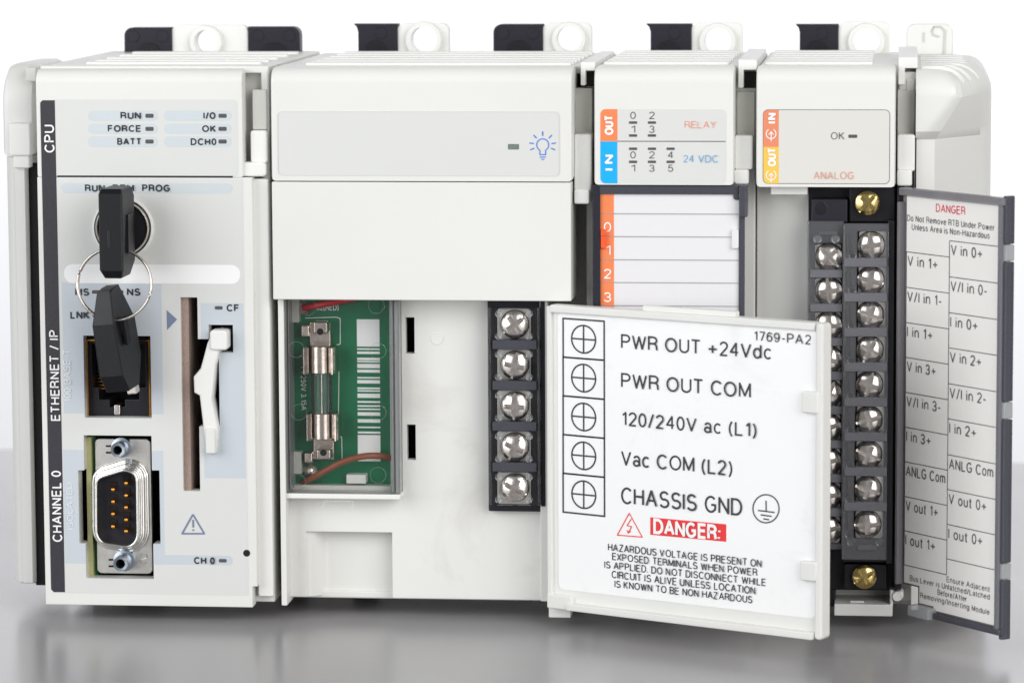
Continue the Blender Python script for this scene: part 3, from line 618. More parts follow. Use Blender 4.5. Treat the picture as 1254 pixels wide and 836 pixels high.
for x, y, r in ((144, 551, 1.65), (147.4, 690, 1.75)):
    lathe('jack_screw', (x, y), -2.4, [(r*.42, 3), (r*.45, -1.7), (r*.6, -2.35), (r*.93, -2.4), (r, -2.0), (r, 1.2), (r*1.35, 1.3), (r*1.35, 3)], 'blue_steel', sp, 24, caps=(True, True))
    for dx in (-11, 11):
        for dy in (-5, 3): box('tab_slit', (x+dx-3.5, y+dy-1, x+dx+4, y+dy+1), 2.8, 3.1, 'void', sp, .1, 0)
bm = bmesh.new()
for q in (((172, 679), (176, 677), (180, 679), (180, 683), (172, 685), (172, 688), (176, 690), (180, 688)),): add_tube(bm, [F(*F.at(x, y, 2.95), 2.95) for x, y in q], .13, 5)
build('stamped_mark', bm, 'plate_steel', sp)
# top details
ribs(cpu, a0+9, a1-3, ZT, (10, 20, 32, 46, 60))
rail_clip(cpu, (152, 34, 210.5, 65.5), 'l'); rail_clip(cpu, (303.5, 33, 367, 65.5), 'r')
rear_tab(cpu, (210.5, 31, 303.5, 68), (253, 51.5), 14)
box('top_notch', (49, 80, 64, 86), 7, 9, 'plastic_shade', cpu, .2, .1)
# ================================================================== power supply module
pa0 = F.at(333, 150)[0]; pa1 = F.at(701, 150)[0]
ps = thing('power_supply_module', 'power supply module with open door, glass fuse behind a clear cover and five terminal screws', 'power supply', ((pa0+pa1)/2, 40, TZ0))
pZT = F.at(515, 82, 3)[1]
za = F.at(515, 222.6)[1]; zb = F.at(515, 368)[1]
xprism('housing', top_rounded_profile(24, 1.0, pZT-.3, .3), a1+.15, F.at(722, 300)[0], 'plastic', ps)
shell(ps, a1+.16, F.at(722, 300)[0]-.01, 1.01, pZT-.32, 11.1, 23.9)
xprism('upper_cover', [(13.2, za+.12), (0, za+.12), (0, pZT-3.4)]+[(3.4-3.4*math.cos(math.pi/2*i/9), pZT-3.4+3.4*math.sin(math.pi/2*i/9)) for i in range(1, 10)]+[(13.2, pZT)], pa0-.3, pa1, 'plastic', ps, .9)
box('middle_cover', (333.5, 223.2, 699.5, 368), 0, 13, 'plastic', ps, .3, .35)
ring_prism('label_border', rr(*F.rect(340, 136.5, 685.5, 215.5), 1.1), .16, -.1, .1, 'plastic_shade', ps)
sheet('print_overlay', (341, 137.3, 684.5, 214.7), -.05, 'overlay', ps, 1.0)
ld = box('status_light', (622, 176.5, 635.5, 183.2), -.16, 0, 'led_green', ps, .15, .05)
bx, by = 664.6, 177.5
lines('bulb_mark', [arc(bx, by, 7.4, 7.4, 118, 422, 18)[:], [(661.2, 184), (661.2, 190)], [(668.2, 184), (668.2, 190)], [(661, 189.5), (668.4, 189.5)], [(661, 192.5), (668.4, 192.5)], [(663, 195.2), (666.6, 195.2)]], .22, 'icon_blue', ps)
lines('bulb_mark', [[(bx+11*math.cos(t), by-11*math.sin(t)), (bx+16.5*math.cos(t), by-16.5*math.sin(t))] for t in [math.radians(v) for v in (-22, 8, 47, 90, 133, 172, 202)]], .26, 'icon_blue', ps)
CB = 8.0
fuse_bay = F.rect(349.5, 362, 492, 607, CB); rec = F.rect(375.5, 651, 480.5, 740, CB)
lb = plate('lower_panel', [(F.at(345, 550, CB)[0], F.at(500, 732, CB)[1], F.at(671, 550, CB)[0], zb+1)], [fuse_bay, F.rect(496.3, 388.5, 507.5, 433, CB), F.rect(498, 519.7, 509, 563, CB), rec], CB, CB+3, 'plastic_worn', ps, bev=.35)
box('left_flange', (342.5, 366, 349.5, 741), CB-5.5, CB+6, 'plastic', ps, .2, .35)
for q in ((496.3, 388.5, 507.5, 433), (498, 519.7, 509, 563)):
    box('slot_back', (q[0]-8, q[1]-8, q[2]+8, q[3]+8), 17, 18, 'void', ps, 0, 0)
# thumb recess: sloped left wall, flat back, arched lower lip
za1 = F.at(430, 651, CB)[1]; xl, xm_, xrr = F.at(375.5, 690, CB)[0], F.at(402, 690, CB+4)[0], F.at(480.5, 690, CB)[0]
bm = bmesh.new(); add_prism(bm, TZ, [(xl-.2, CB+.6), (xl+1.5, CB+1.0), (xm_-1.0, CB+3.6), (xm_+.6, CB+4.1), (xrr+.4, CB+4.1), (xrr+.4, CB+6), (xl-.2, CB+6)], za1+.5, F.at(430, 727, CB+4)[1], .2); build('thumb_recess', bm, 'plastic', ps)
prism('recess_lip', [(xl-.1, F.at(430, 733, CB)[1])]+[(xl+(xrr-xl)*(i/14), F.at(430, 733, CB)[1]+1.25*math.sin(min(1, min(i, 14-i)/4)*math.pi/2)) for i in range(15)]+[(xrr+.1, F.at(430, 733, CB)[1]), ((xl+xrr)/2, F.at(430, 733, CB)[1]-.01)], CB+3.2, CB+4.0, 'plastic', ps, 0) if False else None
lathe('ejector_mark', (535, 414.5), CB, [(1.45, CB), (1.4, CB-.12), (1.1, CB-.18), (.9, CB-.08)], 'plastic_worn', ps, 24)
box('right_jamb', (661.5, 369, 671.5, 736), CB-4, CB, 'plastic', ps, .2, .4)
# fuse bay
PB = 11.6; FC = CB-4.6
pcb = box('circuit_board', (351, 365, 479, 600), PB, PB+1.6, 'pcb', ps, 0, .1)
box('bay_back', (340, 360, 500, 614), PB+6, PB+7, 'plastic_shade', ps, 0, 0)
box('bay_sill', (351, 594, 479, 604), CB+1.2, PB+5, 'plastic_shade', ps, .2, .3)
z6 = lambda x, y: (310+x*.303, 350+y*.303)
for v0, v1 in ((135, 245), (252, 258), (265, 275), (290, 300), (303, 309), (315, 332), (338, 350), (368, 374), (380, 394), (410, 417), (421, 427), (435, 452), (465, 472), (482, 488), (495, 501), (510, 524), (538, 552), (568, 574), (588, 596), (602, 708)):
    sheet('barcode_stripe', (437+(v0-135)*.0025, 350+v0*.303, 464.7+(v0-135)*.0025, 350+v1*.303), PB-.06, 'silk', pcb)
text('F1 250V 3.15A', (368.6, 449, 375.2, 502), 'silk', pcb, PB-.08, .14, rot=-90)
text('J2(RED)', (388, 372.5, 415, 380), 'silk', pcb, PB-.08, .13)
lines('board_outline', [[z6(340, 128), z6(352, 132), z6(352, 235), z6(338, 238)], [z6(347, 345), z6(345, 508)], [z6(335, 606), z6(358, 610), z6(360, 708), z6(345, 712)], [z6(210, 130), z6(340, 126)]], .16, 'silk', pcb, PB-.08)
def fuse_clip(x, y0, y1, tail):
    o = box('fuse_clip', (x-13, min(y0, tail), x+13, max(y1, tail)), PB-1.2, PB-.1, 'clip_metal', pcb, .4, .3)
    for s in (-1, 1):
        bm = bmesh.new(); a, b_0, _, b_1 = F.rect(x-5, y0, x+5, y1, PB-3); ac = F.at(x, y0, PB-3)[0]
        pr = [(s*1.4, PB-.2), (s*2.95, PB-1.4), (s*3.35, PB-3.2), (s*2.9, PB-4.9), (s*2.2, PB-5.6), (s*3.0, PB-6.5), (s*3.25, PB-6.4), (s*2.6, PB-5.6), (s*3.25, PB-4.9), (s*3.7, PB-3.2), (s*3.25, PB-1.2), (s*1.7, PB-.0)]
        add_prism(bm, TZ, [(ac+u, v) for u, v in pr], b_0, b_1, 0); build('clip_spring', bm, 'clip_metal', o)
    yy = sorted((tail, (tail+y0)/2 if tail < y0 else (tail+y1)/2))
    box('clip_stop', (x-9, yy[0], x+9, yy[1]), PB-4.6, PB-.2, 'clip_metal', o, .5, .5)
    lathe('clip_hole', (x, yy[1]-3 if tail < y0 else yy[0]+4), PB-4.62, [(.75, PB-4.66), (.75, PB-4.5)], 'void', o, 14)
    box('clip_side', (x-24, yy[0]+4, x-13, yy[1]+4), PB-3.4, PB-.2, 'clip_metal', o, .5, .4)
fuse_clip(392, 424, 456, 394); fuse_clip(396, 505, 537, 563)
fz = thing('glass_fuse', 'small glass tube fuse with silver end caps clipped onto the green board', 'fuse', F(*F.at(394, 480, PB-3), PB-3))
def ztube(name, x, y0, y1, r, c, material, parent, n=20):
    bm = bmesh.new(); a = F.at(x, (y0+y1)/2, c)[0]; z0 = F.at(x, y1, c)[1]; z1 = F.at(x, y0, c)[1]
    rings = []
    for q, zz in ((r*.8, z0), (r, z0+.25), (r, z1-.25), (r*.8, z1)): rings.append([bm.verts.new((a+q*math.cos(2*math.pi*i/n), c+q*math.sin(2*math.pi*i/n), zz)) for i in range(n)])
    bm.faces.new(rings[0]); bm.faces.new(rings[-1])
    for A, B in zip(rings, rings[1:]):
        for i in range(n): bm.faces.new((A[i], A[(i+1) % n], B[(i+1) % n], B[i]))
    return build(name, bm, material, parent)
ztube('end_cap', 392.5, 422, 456.5, 2.75, PB-3.2, 'clip_metal', fz); ztube('end_cap', 395.5, 504, 537, 2.75, PB-3.2, 'clip_metal', fz)
ztube('glass_tube', 394, 450, 510, 2.45, PB-3.2, 'glass', fz); ztube('fuse_wire', 394, 450, 510, .22, PB-3.2, 'steel', fz, 8)
bm = bmesh.new(); add_tube(bm, spline([F(*F.at(x, y, c), c) for x, y, c in ((371, 377, PB-.4), (378, 376, PB-1.6), (395, 372.5, PB-2.6), (415, 369, PB-2.6), (440, 364, PB-1))]), .72, 10); build('red_wire', bm, 'wire_red', ps)
bm = bmesh.new(); add_tube(bm, spline([F(*F.at(x, y, c), c) for x, y, c in ((371, 590, PB-.3), (378, 587, PB-2), (395, 578, PB-4.2), (420, 565, PB-4.6), (445, 558.5, PB-4), (466, 558, PB-2.6), (480, 561, PB-.8))]), .72, 10); build('brown_wire', bm, 'wire_brown', ps)
lathe('solder_joint', (373, 377.5), PB, [(.1, PB-.9), (.9, PB-.75), (1.5, PB-.1)], 'clip_metal', pcb, 16)
lathe('solder_joint', (380, 577), PB, [(.1, PB-1.1), (1.1, PB-.9), (1.7, PB-.1)], 'plate_steel', pcb, 18)
box('board_connector', (424, 581, 448, 592), PB-3, PB, 'plastic_light', pcb, .2, .2)
box('board_bracket', (350, 366, 366, 395), PB-2.5, PB, 'plastic_shade', pcb, .2, .3)
box('board_bracket', (356, 553, 369, 580), PB-2.5, PB, 'plastic_shade', pcb, .2, .3)
box('bay_side', (477.5, 364, 492.5, 606), CB+2.2, CB+6, 'plastic_light', ps, 0, .2); box('bay_side', (346, 364, 352.5, 606), CB+2.2, CB+6, 'plastic_light', ps, 0, .2)
fc = box('fuse_cover', (349, 366.5, 489.5, 604), FC, FC+.8, 'clear', ps, .4, .3)
box('cover_wall', (349, 368, 352, 604), FC+.9, PB-.5, 'clear_edge', fc, 0, .2); box('cover_wall', (478, 368, 481.5, 602), FC+.9, PB-.5, 'clear_edge', fc, 0, .2)
box('cover_wall', (483.5, 368, 489, 606), FC+.9, CB+2, 'clear_edge', fc, 0, .2); box('cover_wall', (353.5, 368, 355, 600), FC+1.2, PB-.5, 'clear_edge', fc, 0, .1)
box('cover_rim', (348, 604.5, 490, 611), FC-.1, CB+1, 'plastic_light', fc, .3, .4)
for q in ((343.8, 400, 349.5, 412), (344.4, 440, 350, 452), (344.9, 466, 350, 474), (345.6, 556, 351, 566)): box('cover_hook', q, CB-3.6, CB+2, 'clear_edge', fc, .3, .3)
for x, y in ((363, 428), (463, 429.5), (366, 504.5), (463, 505), (461, 374), (378, 376), (365, 590), (463, 581.5)):
    bm = bmesh.new(); a, b = F.at(x, y, FC); n = 28
    rg = [[bm.verts.new(F(a+q*math.cos(2*math.pi*i/n), b+q*math.sin(2*math.pi*i/n), c)) for i in range(n)] for q, c in ((1.85, FC), (1.8, FC-.12), (1.68, FC-.12), (1.63, FC))]
    for A, B in zip(rg, rg[1:]):
        for i in range(n): bm.faces.new((A[i], A[(i+1) % n], B[(i+1) % n], B[i]))
    build('molded_ring', bm, 'clear_peg', fc)
lines('molded_line', [[z6(280, 895), z6(290, 870), z6(400, 870), z6(405, 900)]], .2, 'clear_edge', fc, FC-.05)
# five-screw terminal block
tb = box('terminal_block', (597.5, 362, 665, 626), CB-2.2, CB+.2, 'black_soft', ps, .3, .3)
box('block_side', (661.8, 362, 667.5, 620), CB-4.2, CB-1, 'black', tb, .2, .3)
SCREW = screw_mesh('screw', 2.95, 1.5, 'steel')
ty = (397.2, 447, 497, 547, 597)
for k, y in enumerate(ty):
    box('clamp_plate', (609, y-20, 650, y+20), CB-2.6, CB-2.1, 'plate_steel', tb, .8, .15)
    lathe('screw_washer', (630.3, y), CB-3.2, [(3.0, CB-3.2), (3.15, CB-3.0), (3.15, CB-2.5)], 'screw_gap', tb, 26)
    place('screw', SCREW, (630.3, y), CB-4.2, tb)
    if k < 4: box('divider', (603, y+19.5, 657, y+30.5), CB-6.0, CB-2, 'smoke', tb, .2, .3)
    for dx in (-19.5, 18):
        for dy in (-13, 14.5):
            lathe('cover_peg', (630+dx, y+dy), CB-5.6, [(.5, CB-5.6), (.78, CB-5.75), (.85, CB-5.4)], 'clear_peg', tb, 14)
plate('screw_cover', [F.rect(597.8, 377, 661, 618.5, CB-5.4)], [F.rect(612, y-18.5, 648, y+18.5, CB-5.4) for y in ty], CB-5.4, CB-4.7, 'clear', tb, bev=.15)
box('cover_side', (597.5, 377, 601.3, 618), CB-5.3, CB-2, 'clear_peg', tb, 0, .2); box('cover_side', (658, 377, 661.2, 618), CB-5.3, CB-2, 'clear_peg', tb, 0, .2)
# top details
ribs(ps, a1+7, pa1-1, pZT, (9, 16, 24, 33, 43, 54, 65))
rail_clip(ps, (433, 29.5, 487, 63)); rail_clip(ps, (604, 30, 665, 63), 'l')
rear_tab(ps, (487, 29, 549, 68), (519.5, 49), 15.5); rear_tab(ps, (665, 28, 724, 68), (697, 48), 14.5)
box('side_seam', (326, 83, 329, 110), 5, 9, 'void', ps, 0, 0)
# the opened door, hinged on the right
TH = math.radians(27.8); hx, hz = F.at(672, 560, -1)
D = Frame((hx, -1, 0), (math.cos(TH), -math.sin(TH), 0), (-math.sin(TH), -math.cos(TH), 0))
def drect(px, c=0): return D.rect(*px, c)
a_0, a_1 = D.at(672, 560)[0], D.at(1010.5, 590)[0]; b_1 = D.at(840, 384)[1]; b_0 = D.at(840, 762.5)[1]
dr = prism('door', rr(a_0, b_0, a_1, b_1, .9, 4), 0, 2.2, 'plastic', ps, .5, D)
# raised rim on the free edge and along the bottom
prism('door_rim', rr(a_1-1.9, b_0, a_1-.02, b_1+.02, .8, 4), -1.1, .3, 'plastic', dr, .5, D)
prism('door_rim', rr(a_0+5.5, b_0-.02, a_1-2.0, b_0+1.5, .3, 3), -1.9, .3, 'plastic', dr, .4, D)
prism('door_rim', rr(a_0, b_0+.6, a_0+1.2, b_1-.3, .3, 3), -.8, .3, 'plastic', dr, .3, D)
prism('hinge_step', rr(a_0+.1, b_0-.1, a_0+6.5, b_0+3.1, .4, 3), -1.2, .3, 'plastic', dr, .4, D)
prism('door_rim', rr(a_0+1, b_1-1.6, a_1-2.2, b_1+.02, .3, 3), -1.0, .3, 'plastic', dr, .4, D)
q = drect((786, 372.5, 900, 390)); prism('top_tab', rr(q[0], b_1-.4, q[2], b_1+1.1, .3, 3), .2, 1.8, 'plastic', dr, .3, D)
for q in ((982, 479, 1003, 506), (980, 687, 1001, 711)):
    qq = drect(q, -1); prism('catch', rr(*qq, .5, 3), -1.4, .2, 'plastic', dr, .4, D)
box('hinge_foot', (672, 742.5, 699, 756), 0, 5, 'plastic_light', ps, .3, .4)
lab = prism('door_label', rr(*drect((684, 393, 1000, 739)), 1.3), -.12, .02, 'label_worn', dr, .03, D)
def dt(s, q, m, bold=.1, tr=None): return text(s, q, m, dr, -.22, bold, D, track=tr)
for i in range(5):
    y0 = 390.0 + i*47.6
    p = [D.at(689.5, y0, -.2), D.at(740, y0+2.9, -.2)]
    A = D.at(689.5, 389.7+47.35*i, -.2); A2 = D.at(689.5, 389.7+47.35*(i+1), -.2); Bx = D.at(740, 500, -.2)[0]
    bm = bmesh.new(); add_ribbon(bm, [(A[0], A[1]), (Bx, A[1]), (Bx, A2[1]), (A[0], A2[1]), (A[0], A[1])], .36, lambda u, v: D(u, v, -.22)); build('terminal_square', bm, 'ink', dr, 0, False)
    cx, cy = (A[0]+Bx)/2, (A[1]+A2[1])/2
    bm = bmesh.new()
    for k, pl in enumerate((arc(cx, cy, 3.05, 2.98, 0, 360, 28), [(cx-3.0, cy), (cx+3.0, cy)], [(cx, cy-2.9), (cx, cy+2.9)])): add_ribbon(bm, pl, .34, lambda u, v, k=k: D(u, v, -.22-.004*k))
    build('terminal_mark', bm, 'ink', dr, 0, False)
for s, q in (('PWR OUT +24Vdc', (760.5, 415.5, 945, 433.5)), ('PWR OUT COM', (760.5, 462.5, 919.5, 481)), ('120/240V ac (L1)', (761, 510.5, 927, 528)), ('Vac COM (L2)', (760.5, 557.5, 897, 576)), ('CHASSIS GND', (760.5, 603, 909, 624))): dt(s, q, 'ink', .125, .26)
dt('1769-PA2', (923, 407.5, 993, 419.5), 'ink', .125)
psheet('danger_box', [(796.3, 633), (889.3, 641.5), (889.3, 663), (796.3, 654.3)], -.16, 'red', dr, D)
dt('DANGER:', (800, 638.3, 883, 657.5), 'white_print', .19, .28).name = 'lettering'
for s, q in (('HAZARDOUS VOLTAGE IS PRESENT ON', (744.5, 674.8, 933, 684)), ('EXPOSED TERMINALS WHEN POWER', (749.5, 686, 927.5, 695)), ('IS APPLIED. DO NOT DISCONNECT WHILE', (740, 697.2, 938, 706.2)), ('CIRCUIT IS ALIVE UNLESS LOCATION', (749, 708, 925.5, 717.3)), ('IS KNOWN TO BE NON HAZARDOUS', (752.5, 719.5, 921.5, 728.5))): dt(s, q, 'ink', .135, .28)
lines('shock_mark', [[(770.5, 628), (786.5, 657.2), (756, 654.7), (770.5, 628)], [(773, 635), (768, 643), (773.5, 644.5), (769.5, 652)], [(767.6, 648.6), (769.3, 652.2), (772.4, 650)]], .22, 'red', dr, -.2, D)
ec = (938, 622.5); lines('earth_mark', [arc(ec[0], ec[1], 16, 17.2, 0, 360, 30), [(938, 612.5), (938.2, 626)], [(928, 624.5), (948.5, 627)], [(931.5, 630), (945, 631.8)], [(934.8, 634.8), (942, 636)]], .28, 'ink', dr, -.2, D)
# ================================================================== relay module
ra0, ra1 = F.at(727, 300)[0], F.at(923.5, 300)[0]
rm = thing('relay_module', 'narrow input output module with orange and cyan tabs and closed door', 'relay module', ((ra0+ra1)/2, 40, TZ0))
rZT = F.at(815, 81, 3)[1]
xprism('housing', top_rounded_profile(9, 1.0, rZT-.3, 2), ra0+.1, ra1, 'plastic', rm)
def io_cover(parent, x0, x1, ybot, zt):
    zz = F.at(815, ybot)[1]
    xprism('upper_cover', [(9.2, zz), (0, zz), (0, zt-3.4)]+[(3.4-3.4*math.cos(math.pi/2*i/9), zt-3.4+3.4*math.sin(math.pi/2*i/9)) for i in range(1, 10)]+[(9.2, zt)], F.at(x0, 150)[0], F.at(x1, 150)[0], 'plastic', parent, .8)
io_cover(rm, 727.5, 899, 226.5, rZT)
bus_lever(rm, (703.5, 108, 725, 166), (703, 164.5, 724, 238), (703, 232, 722, 250), 6)
sheet('print_overlay', (735, 134, 889.5, 225), -.05, 'overlay', rm, 1.1)
sheet('colour_tab', (735.3, 133.8, 756, 173), -.1, 'orange', rm, 1.1, corners=(0, 0, 0, 1)); sheet('colour_tab', (735.3, 173.4, 756, 224.6), -.1, 'cyan', rm, 1.1, corners=(1, 0, 0, 0))
text('OUT', (740.2, 141, 751.3, 165.5), 'white_print', rm, -.2, .24, rot=90, track=.32); text('IN', (740.2, 189.5, 751.3, 209), 'white_print', rm, -.2, .24, rot=90, track=.6)
sheet('divider_line', (756, 172.7, 888.5, 173.8), -.09, 'ink_soft', rm)
for i, x in enumerate((775.2, 798.3, 821.2)):
    if i < 2:
        text(str(2*i), (x-3.4, 137, x+3.4, 146), 'ink_soft', rm, -.12, .12); text(str(2*i+1), (x-3.2, 154, x+3.2, 163), 'ink_soft', rm, -.12, .12)
        for y in (148.8, 164.6): box('status_light', (x-5, y, x+5, y+3), -.15, 0, 'led_dark', rm, .15, .04)
    text(str(2*i), (x-3.4, 185.5, x+3.4, 194.2), 'ink_soft', rm, -.12, .12); text(str(2*i+1), (x-3.2, 201.8, x+3.2, 210.5), 'ink_soft', rm, -.12, .12)
    for y in (180.8, 196.8): box('status_light', (x-5, y, x+5, y+3), -.15, 0, 'led_dark', rm, .15, .04)
text('RELAY', (838.5, 148.5, 877, 157), 'orange_ink', rm, -.12, .1); text('24 VDC', (837, 190, 879.5, 199), 'blue_ink', rm, -.12, .1)
# closed door with a label strip behind tinted plastic
rd = plate('door', [F.rect(726.5, 227.5, 911, 730)], [], 1.5, 2.4, 'smoke', rm, bev=.3)
prism('door_label', rr(*F.rect(735.5, 238, 904.5, 716, 1.2)), 1.2, 1.6, 'label_white', rd, .05)
prism('colour_strip', rr(*F.rect(735.5, 238, 752, 716, 1.1), .5, 4, (0, 0, 0, 1)), 1.12, 1.25, 'orange', rd, 0)
for i, y in enumerate((262, 290, 318.3, 346.2, 374.5, 403, 431, 459, 487, 515)):
    sheet('divider_line', (736, y-.45, 904, y+.45), 1.06, 'rule_grey', rd)
for i, s in enumerate('0123'): text(s, (739.5, 272+28.6*i, 748.5, 284+28.6*i), 'white_print', rd, 1.02, .13)
box('door_rail', (726.3, 227.2, 735.4, 728), .5, 1.6, 'smoke_dark', rd, .2, .25); box('door_rail', (726.3, 227.2, 905, 238), .55, 1.5, 'smoke', rd, .2, .25)
box('door_rail', (905, 227.4, 915.5, 266), -.5, 2.4, 'smoke', rd, .3, .3); box('door_rail', (904.5, 262, 911.5, 728), .55, 1.6, 'smoke', rd, .2, .25)
box('door_fillet', (898, 235, 906, 245), .6, 1.2, 'smoke', rd, .6, .2)
box('label_nub', (735.6, 281, 742.6, 304.6), .3, 1.2, 'nub_orange', rd, .35, .2); box('label_nub', (896, 281, 904.6, 304.6), .3, 1.2, 'label_white', rd, .35, .2)
box('label_nub', (735.6, 288.6, 742.6, 289.4), .25, .4, 'ink_soft', rd, 0, 0)
ribs(rm, ra0+1.5, ra1-6, rZT, (9, 16, 24, 33, 43, 54, 65))
rail_clip(rm, (791, 29.5, 847, 63)); rear_tab(rm, (847, 28, 909, 68), (879, 51), 15.5)
prism('top_arm', rr(*F.rect(711, 76, 729, 87, 6), .3), 6, 60, 'plastic_light', rm, .3); prism('top_arm', rr(*F.rect(711, 84, 717, 105, 5.5), .3), 5.5, 10, 'plastic_light', rm, .3)
box('arm_gap', (716, 88, 729, 106), 8.4, 9, 'void', rm, 0, 0)
# ================================================================== analog module
na0, na1 = F.at(925.5, 300)[0], F.at(1119, 300)[0]
an = thing('analog_module', 'analog module with swung-open door showing two columns of terminal screws', 'analog module', ((na0+na1)/2, 40, TZ0))
xprism('housing', top_rounded_profile(14, 1.0, rZT-.3, 2), na0+.1, na1, 'plastic', an)
io_cover(an, 926, 1097, 228.5, rZT)
bus_lever(an, (902, 112, 924, 168), (899.5, 166, 921.5, 208), (899, 208, 917, 226), 6)
sheet('print_overlay', (934.5, 134.5, 1089.5, 225), -.05, 'overlay_warm', an, 1.1)
ring_prism('label_border', rr(*F.rect(934.3, 134.3, 1089.8, 225.3), 1.1), .12, -.075, .1, 'ink_soft', an)
sheet('colour_tab', (934.8, 134.8, 953.5, 180), -.1, 'orange_soft', an, 1.1, corners=(0, 0, 0, 1)); sheet('colour_tab', (934.8, 180.2, 953.5, 224.8), -.1, 'yellow', an, 1.1, corners=(1, 0, 0, 0))
text('IN', (940, 138.5, 950.5, 151.5), 'white_print', an, -.2, .24, rot=90, track=.45); text('OUT', (940, 181, 950.5, 204), 'white_print', an, -.2, .24, rot=90, track=.32)
for y in (164, 214.5): lines('signal_mark', [arc(944.3, y, 6, 6, -60, 240, 18), [(944.3, y-2), (944.3, y+9)], [(941.5, y+1), (944.3, y-2.2), (947.1, y+1)]], .2, 'white_print', an, -.16)
text('OK', (1017.5, 162, 1034, 171), 'ink_soft', an, -.12, .11); box('status_light', (1039, 165, 1049.7, 169), -.15, 0, 'led_dark', an, .15, .04)
text('ANALOG', (996.5, 210.3, 1045.5, 219.5), 'orange_ink_b', an, -.12, .1)
box('inner_wall', (926, 226, 992, 740), 9, 14, 'plastic', an, 0, .3); box('wall_tab', (944, 228, 989, 238.5), 3, 9.5, 'plastic_light', an, .2, .3)
box('hinge_post', (1097, 229, 1106, 722), 2.5, 14, 'black', an, 0, .3)
at_ = box('terminal_block', (989, 228, 1100, 722), 8, 14, 'black', an, .2, .3)
box('block_cap', (993.5, 244, 1038, 273), 2.6, 8.2, 'black_soft', at_, .4, .4); lathe('cap_dimple', (1005, 255), 2.5, [(1.3, 2.5), (1.5, 2.62)], 'black', at_, 18)
box('block_base', (989.5, 272, 1033, 674), 4.6, 8.2, 'black_soft', at_, .2, .3); box('block_base', (1033, 273, 1088.5, 688), 3.2, 8.2, 'black_soft', at_, .2, .3)
box('block_wall', (1086, 270, 1094, 690), .5, 8.2, 'black', at_, .2, .3)
box('screw_post', (1040, 230, 1096, 272), 3.6, 8.2, 'black', at_, .3, .4); box('screw_post', (1034, 690.5, 1085.5, 721), 3.6, 8.2, 'black', at_, .3, .4)
SC2 = screw_mesh('screw', 2.82, 1.5, 'steel'); GOLD = screw_mesh('screw', 2.6, 1.4, 'brass')
place('screw', GOLD, (1062.5, 248.5), 2.2, at_, .75); place('screw', GOLD, (1058.7, 705.5), 2.2, at_, 1.0)
RY = [300.3+42.65*i for i in range(9)]; LY = [314.5+41.7*i for i in range(9)]
for i, y in enumerate(RY):
    x = 1066.8-.55*i
    box('clamp_plate', (x-15, y-17, x+19, y+17), 2.7, 3.3, 'plate_steel', at_, .6, .15)
    lathe('screw_washer', (x, y), 2.2, [(2.95, 2.1), (3.05, 2.3), (3.05, 2.9)], 'screw_gap', at_, 26); place('screw', SC2, (x, y), 1.1, at_)
    yb = y+21.3
    if i < 8: box('divider', (1033.5, yb-5.5, 1086, yb+5.5), -1.2, 3.3, 'clear_grey', at_, .2, .3)
    for dx in (-30, -24.5): box('cover_rib', (x+dx-1, y-13, x+dx+1, y+8), -.9, 2.5, 'clear_peg', at_, 0, .1)
    lathe('cover_peg', (x-23, y+13), -.9, [(.6, -.9), (.8, -1.05), (.95, -.6)], 'clear_peg', at_, 14)
for i, y in enumerate(LY):
    x = 1015.3-.2*i
    box('clamp_plate', (x-17, y-16, x+15, y+16), 4.1, 4.7, 'plate_steel', at_, .6, .15)
    lathe('screw_washer', (x, y), 3.6, [(2.95, 3.5), (3.05, 3.7), (3.05, 4.3)], 'screw_gap', at_, 26); place('screw', SC2, (x, y), 2.5, at_)
    yb = y+20.9
    if i < 8: box('divider', (992, yb-5, 1032, yb+5), .4, 4.7, 'clear_grey', at_, .2, .3)
plate('screw_cover', [F.rect(1032, 274, 1087, 685, -.9)], [F.rect(1066.8-.55*i-17, y-17, 1066.8-.55*i+16.5, y+17, -.9) for i, y in enumerate(RY)], -.9, -.3, 'cover_clear', at_, bev=.12)
plate('screw_cover', [F.rect(987.5, 271, 1032, 672, .8)], [F.rect(1015.3-.2*i-16.5, y-17, 1015.3-.2*i+16, y+17, .8) for i, y in enumerate(LY)], .8, 1.4, 'cover_clear', at_, bev=.12)
box('cover_side', (987.6, 272, 992, 671), 1.0, 5, 'clear_peg', at_, 0, .2); box('cover_side', (1031.8, 276, 1035.5, 684), -.8, 4, 'clear_peg', at_, 0, .2)
box('cover_plaque', (1050, 667, 1073, 674), -1.1, -.5, 'clear_peg', at_, .15, .12); box('cover_plaque', (1003, 283, 1026, 288), .6, 1.1, 'clear_peg', at_, .1, .1)
for x, y in ((1042, 664), (1077, 664), (1001, 293), (1023, 293)): lathe('cover_peg', (x, y), -1.0, [(.6, -.95), (.8, -1.1), (.95, -.6)], 'clear_peg', at_, 14)
# shelf under the terminals, with the lower hinge pin
zs0 = F.at(1057, 754, 3)[1]
sh = prism('lower_shelf', rr(*F.rect(1021.5, 739.5, 1093, 754, 3), .25), 3, 20, 'plastic_light', an, .3); box('shelf_slot', (1041, 735.5, 1058, 737.6), 4.2, 5, 'plastic_light', sh, 0, .1)
box('shelf_wall', (1089.5, 722, 1093.5, 742), 3.2, 16, 'plastic_light', sh, 0, .3); lathe('hinge_pin', (1099, 728.5), 4, [(1.0, 2.6), (1.15, 3.0), (1.15, 12)], 'plastic_light', sh, 18)
box('hinge_pin', (1091, 723.5, 1106.5, 734), 3.0, 8, 'plastic_light', sh, .8, .5)
box('door_latch', (1012, 722, 1023, 742), 8, 14, 'black', an, 0, .2)
ribs(an, na0+1.5, na1-9, rZT, (9, 16, 24, 33, 43, 54, 65))
rail_clip(an, (974, 30, 1027, 63)); rear_tab(an, (1027, 27, 1090, 68), (1061, 51), 15.5)
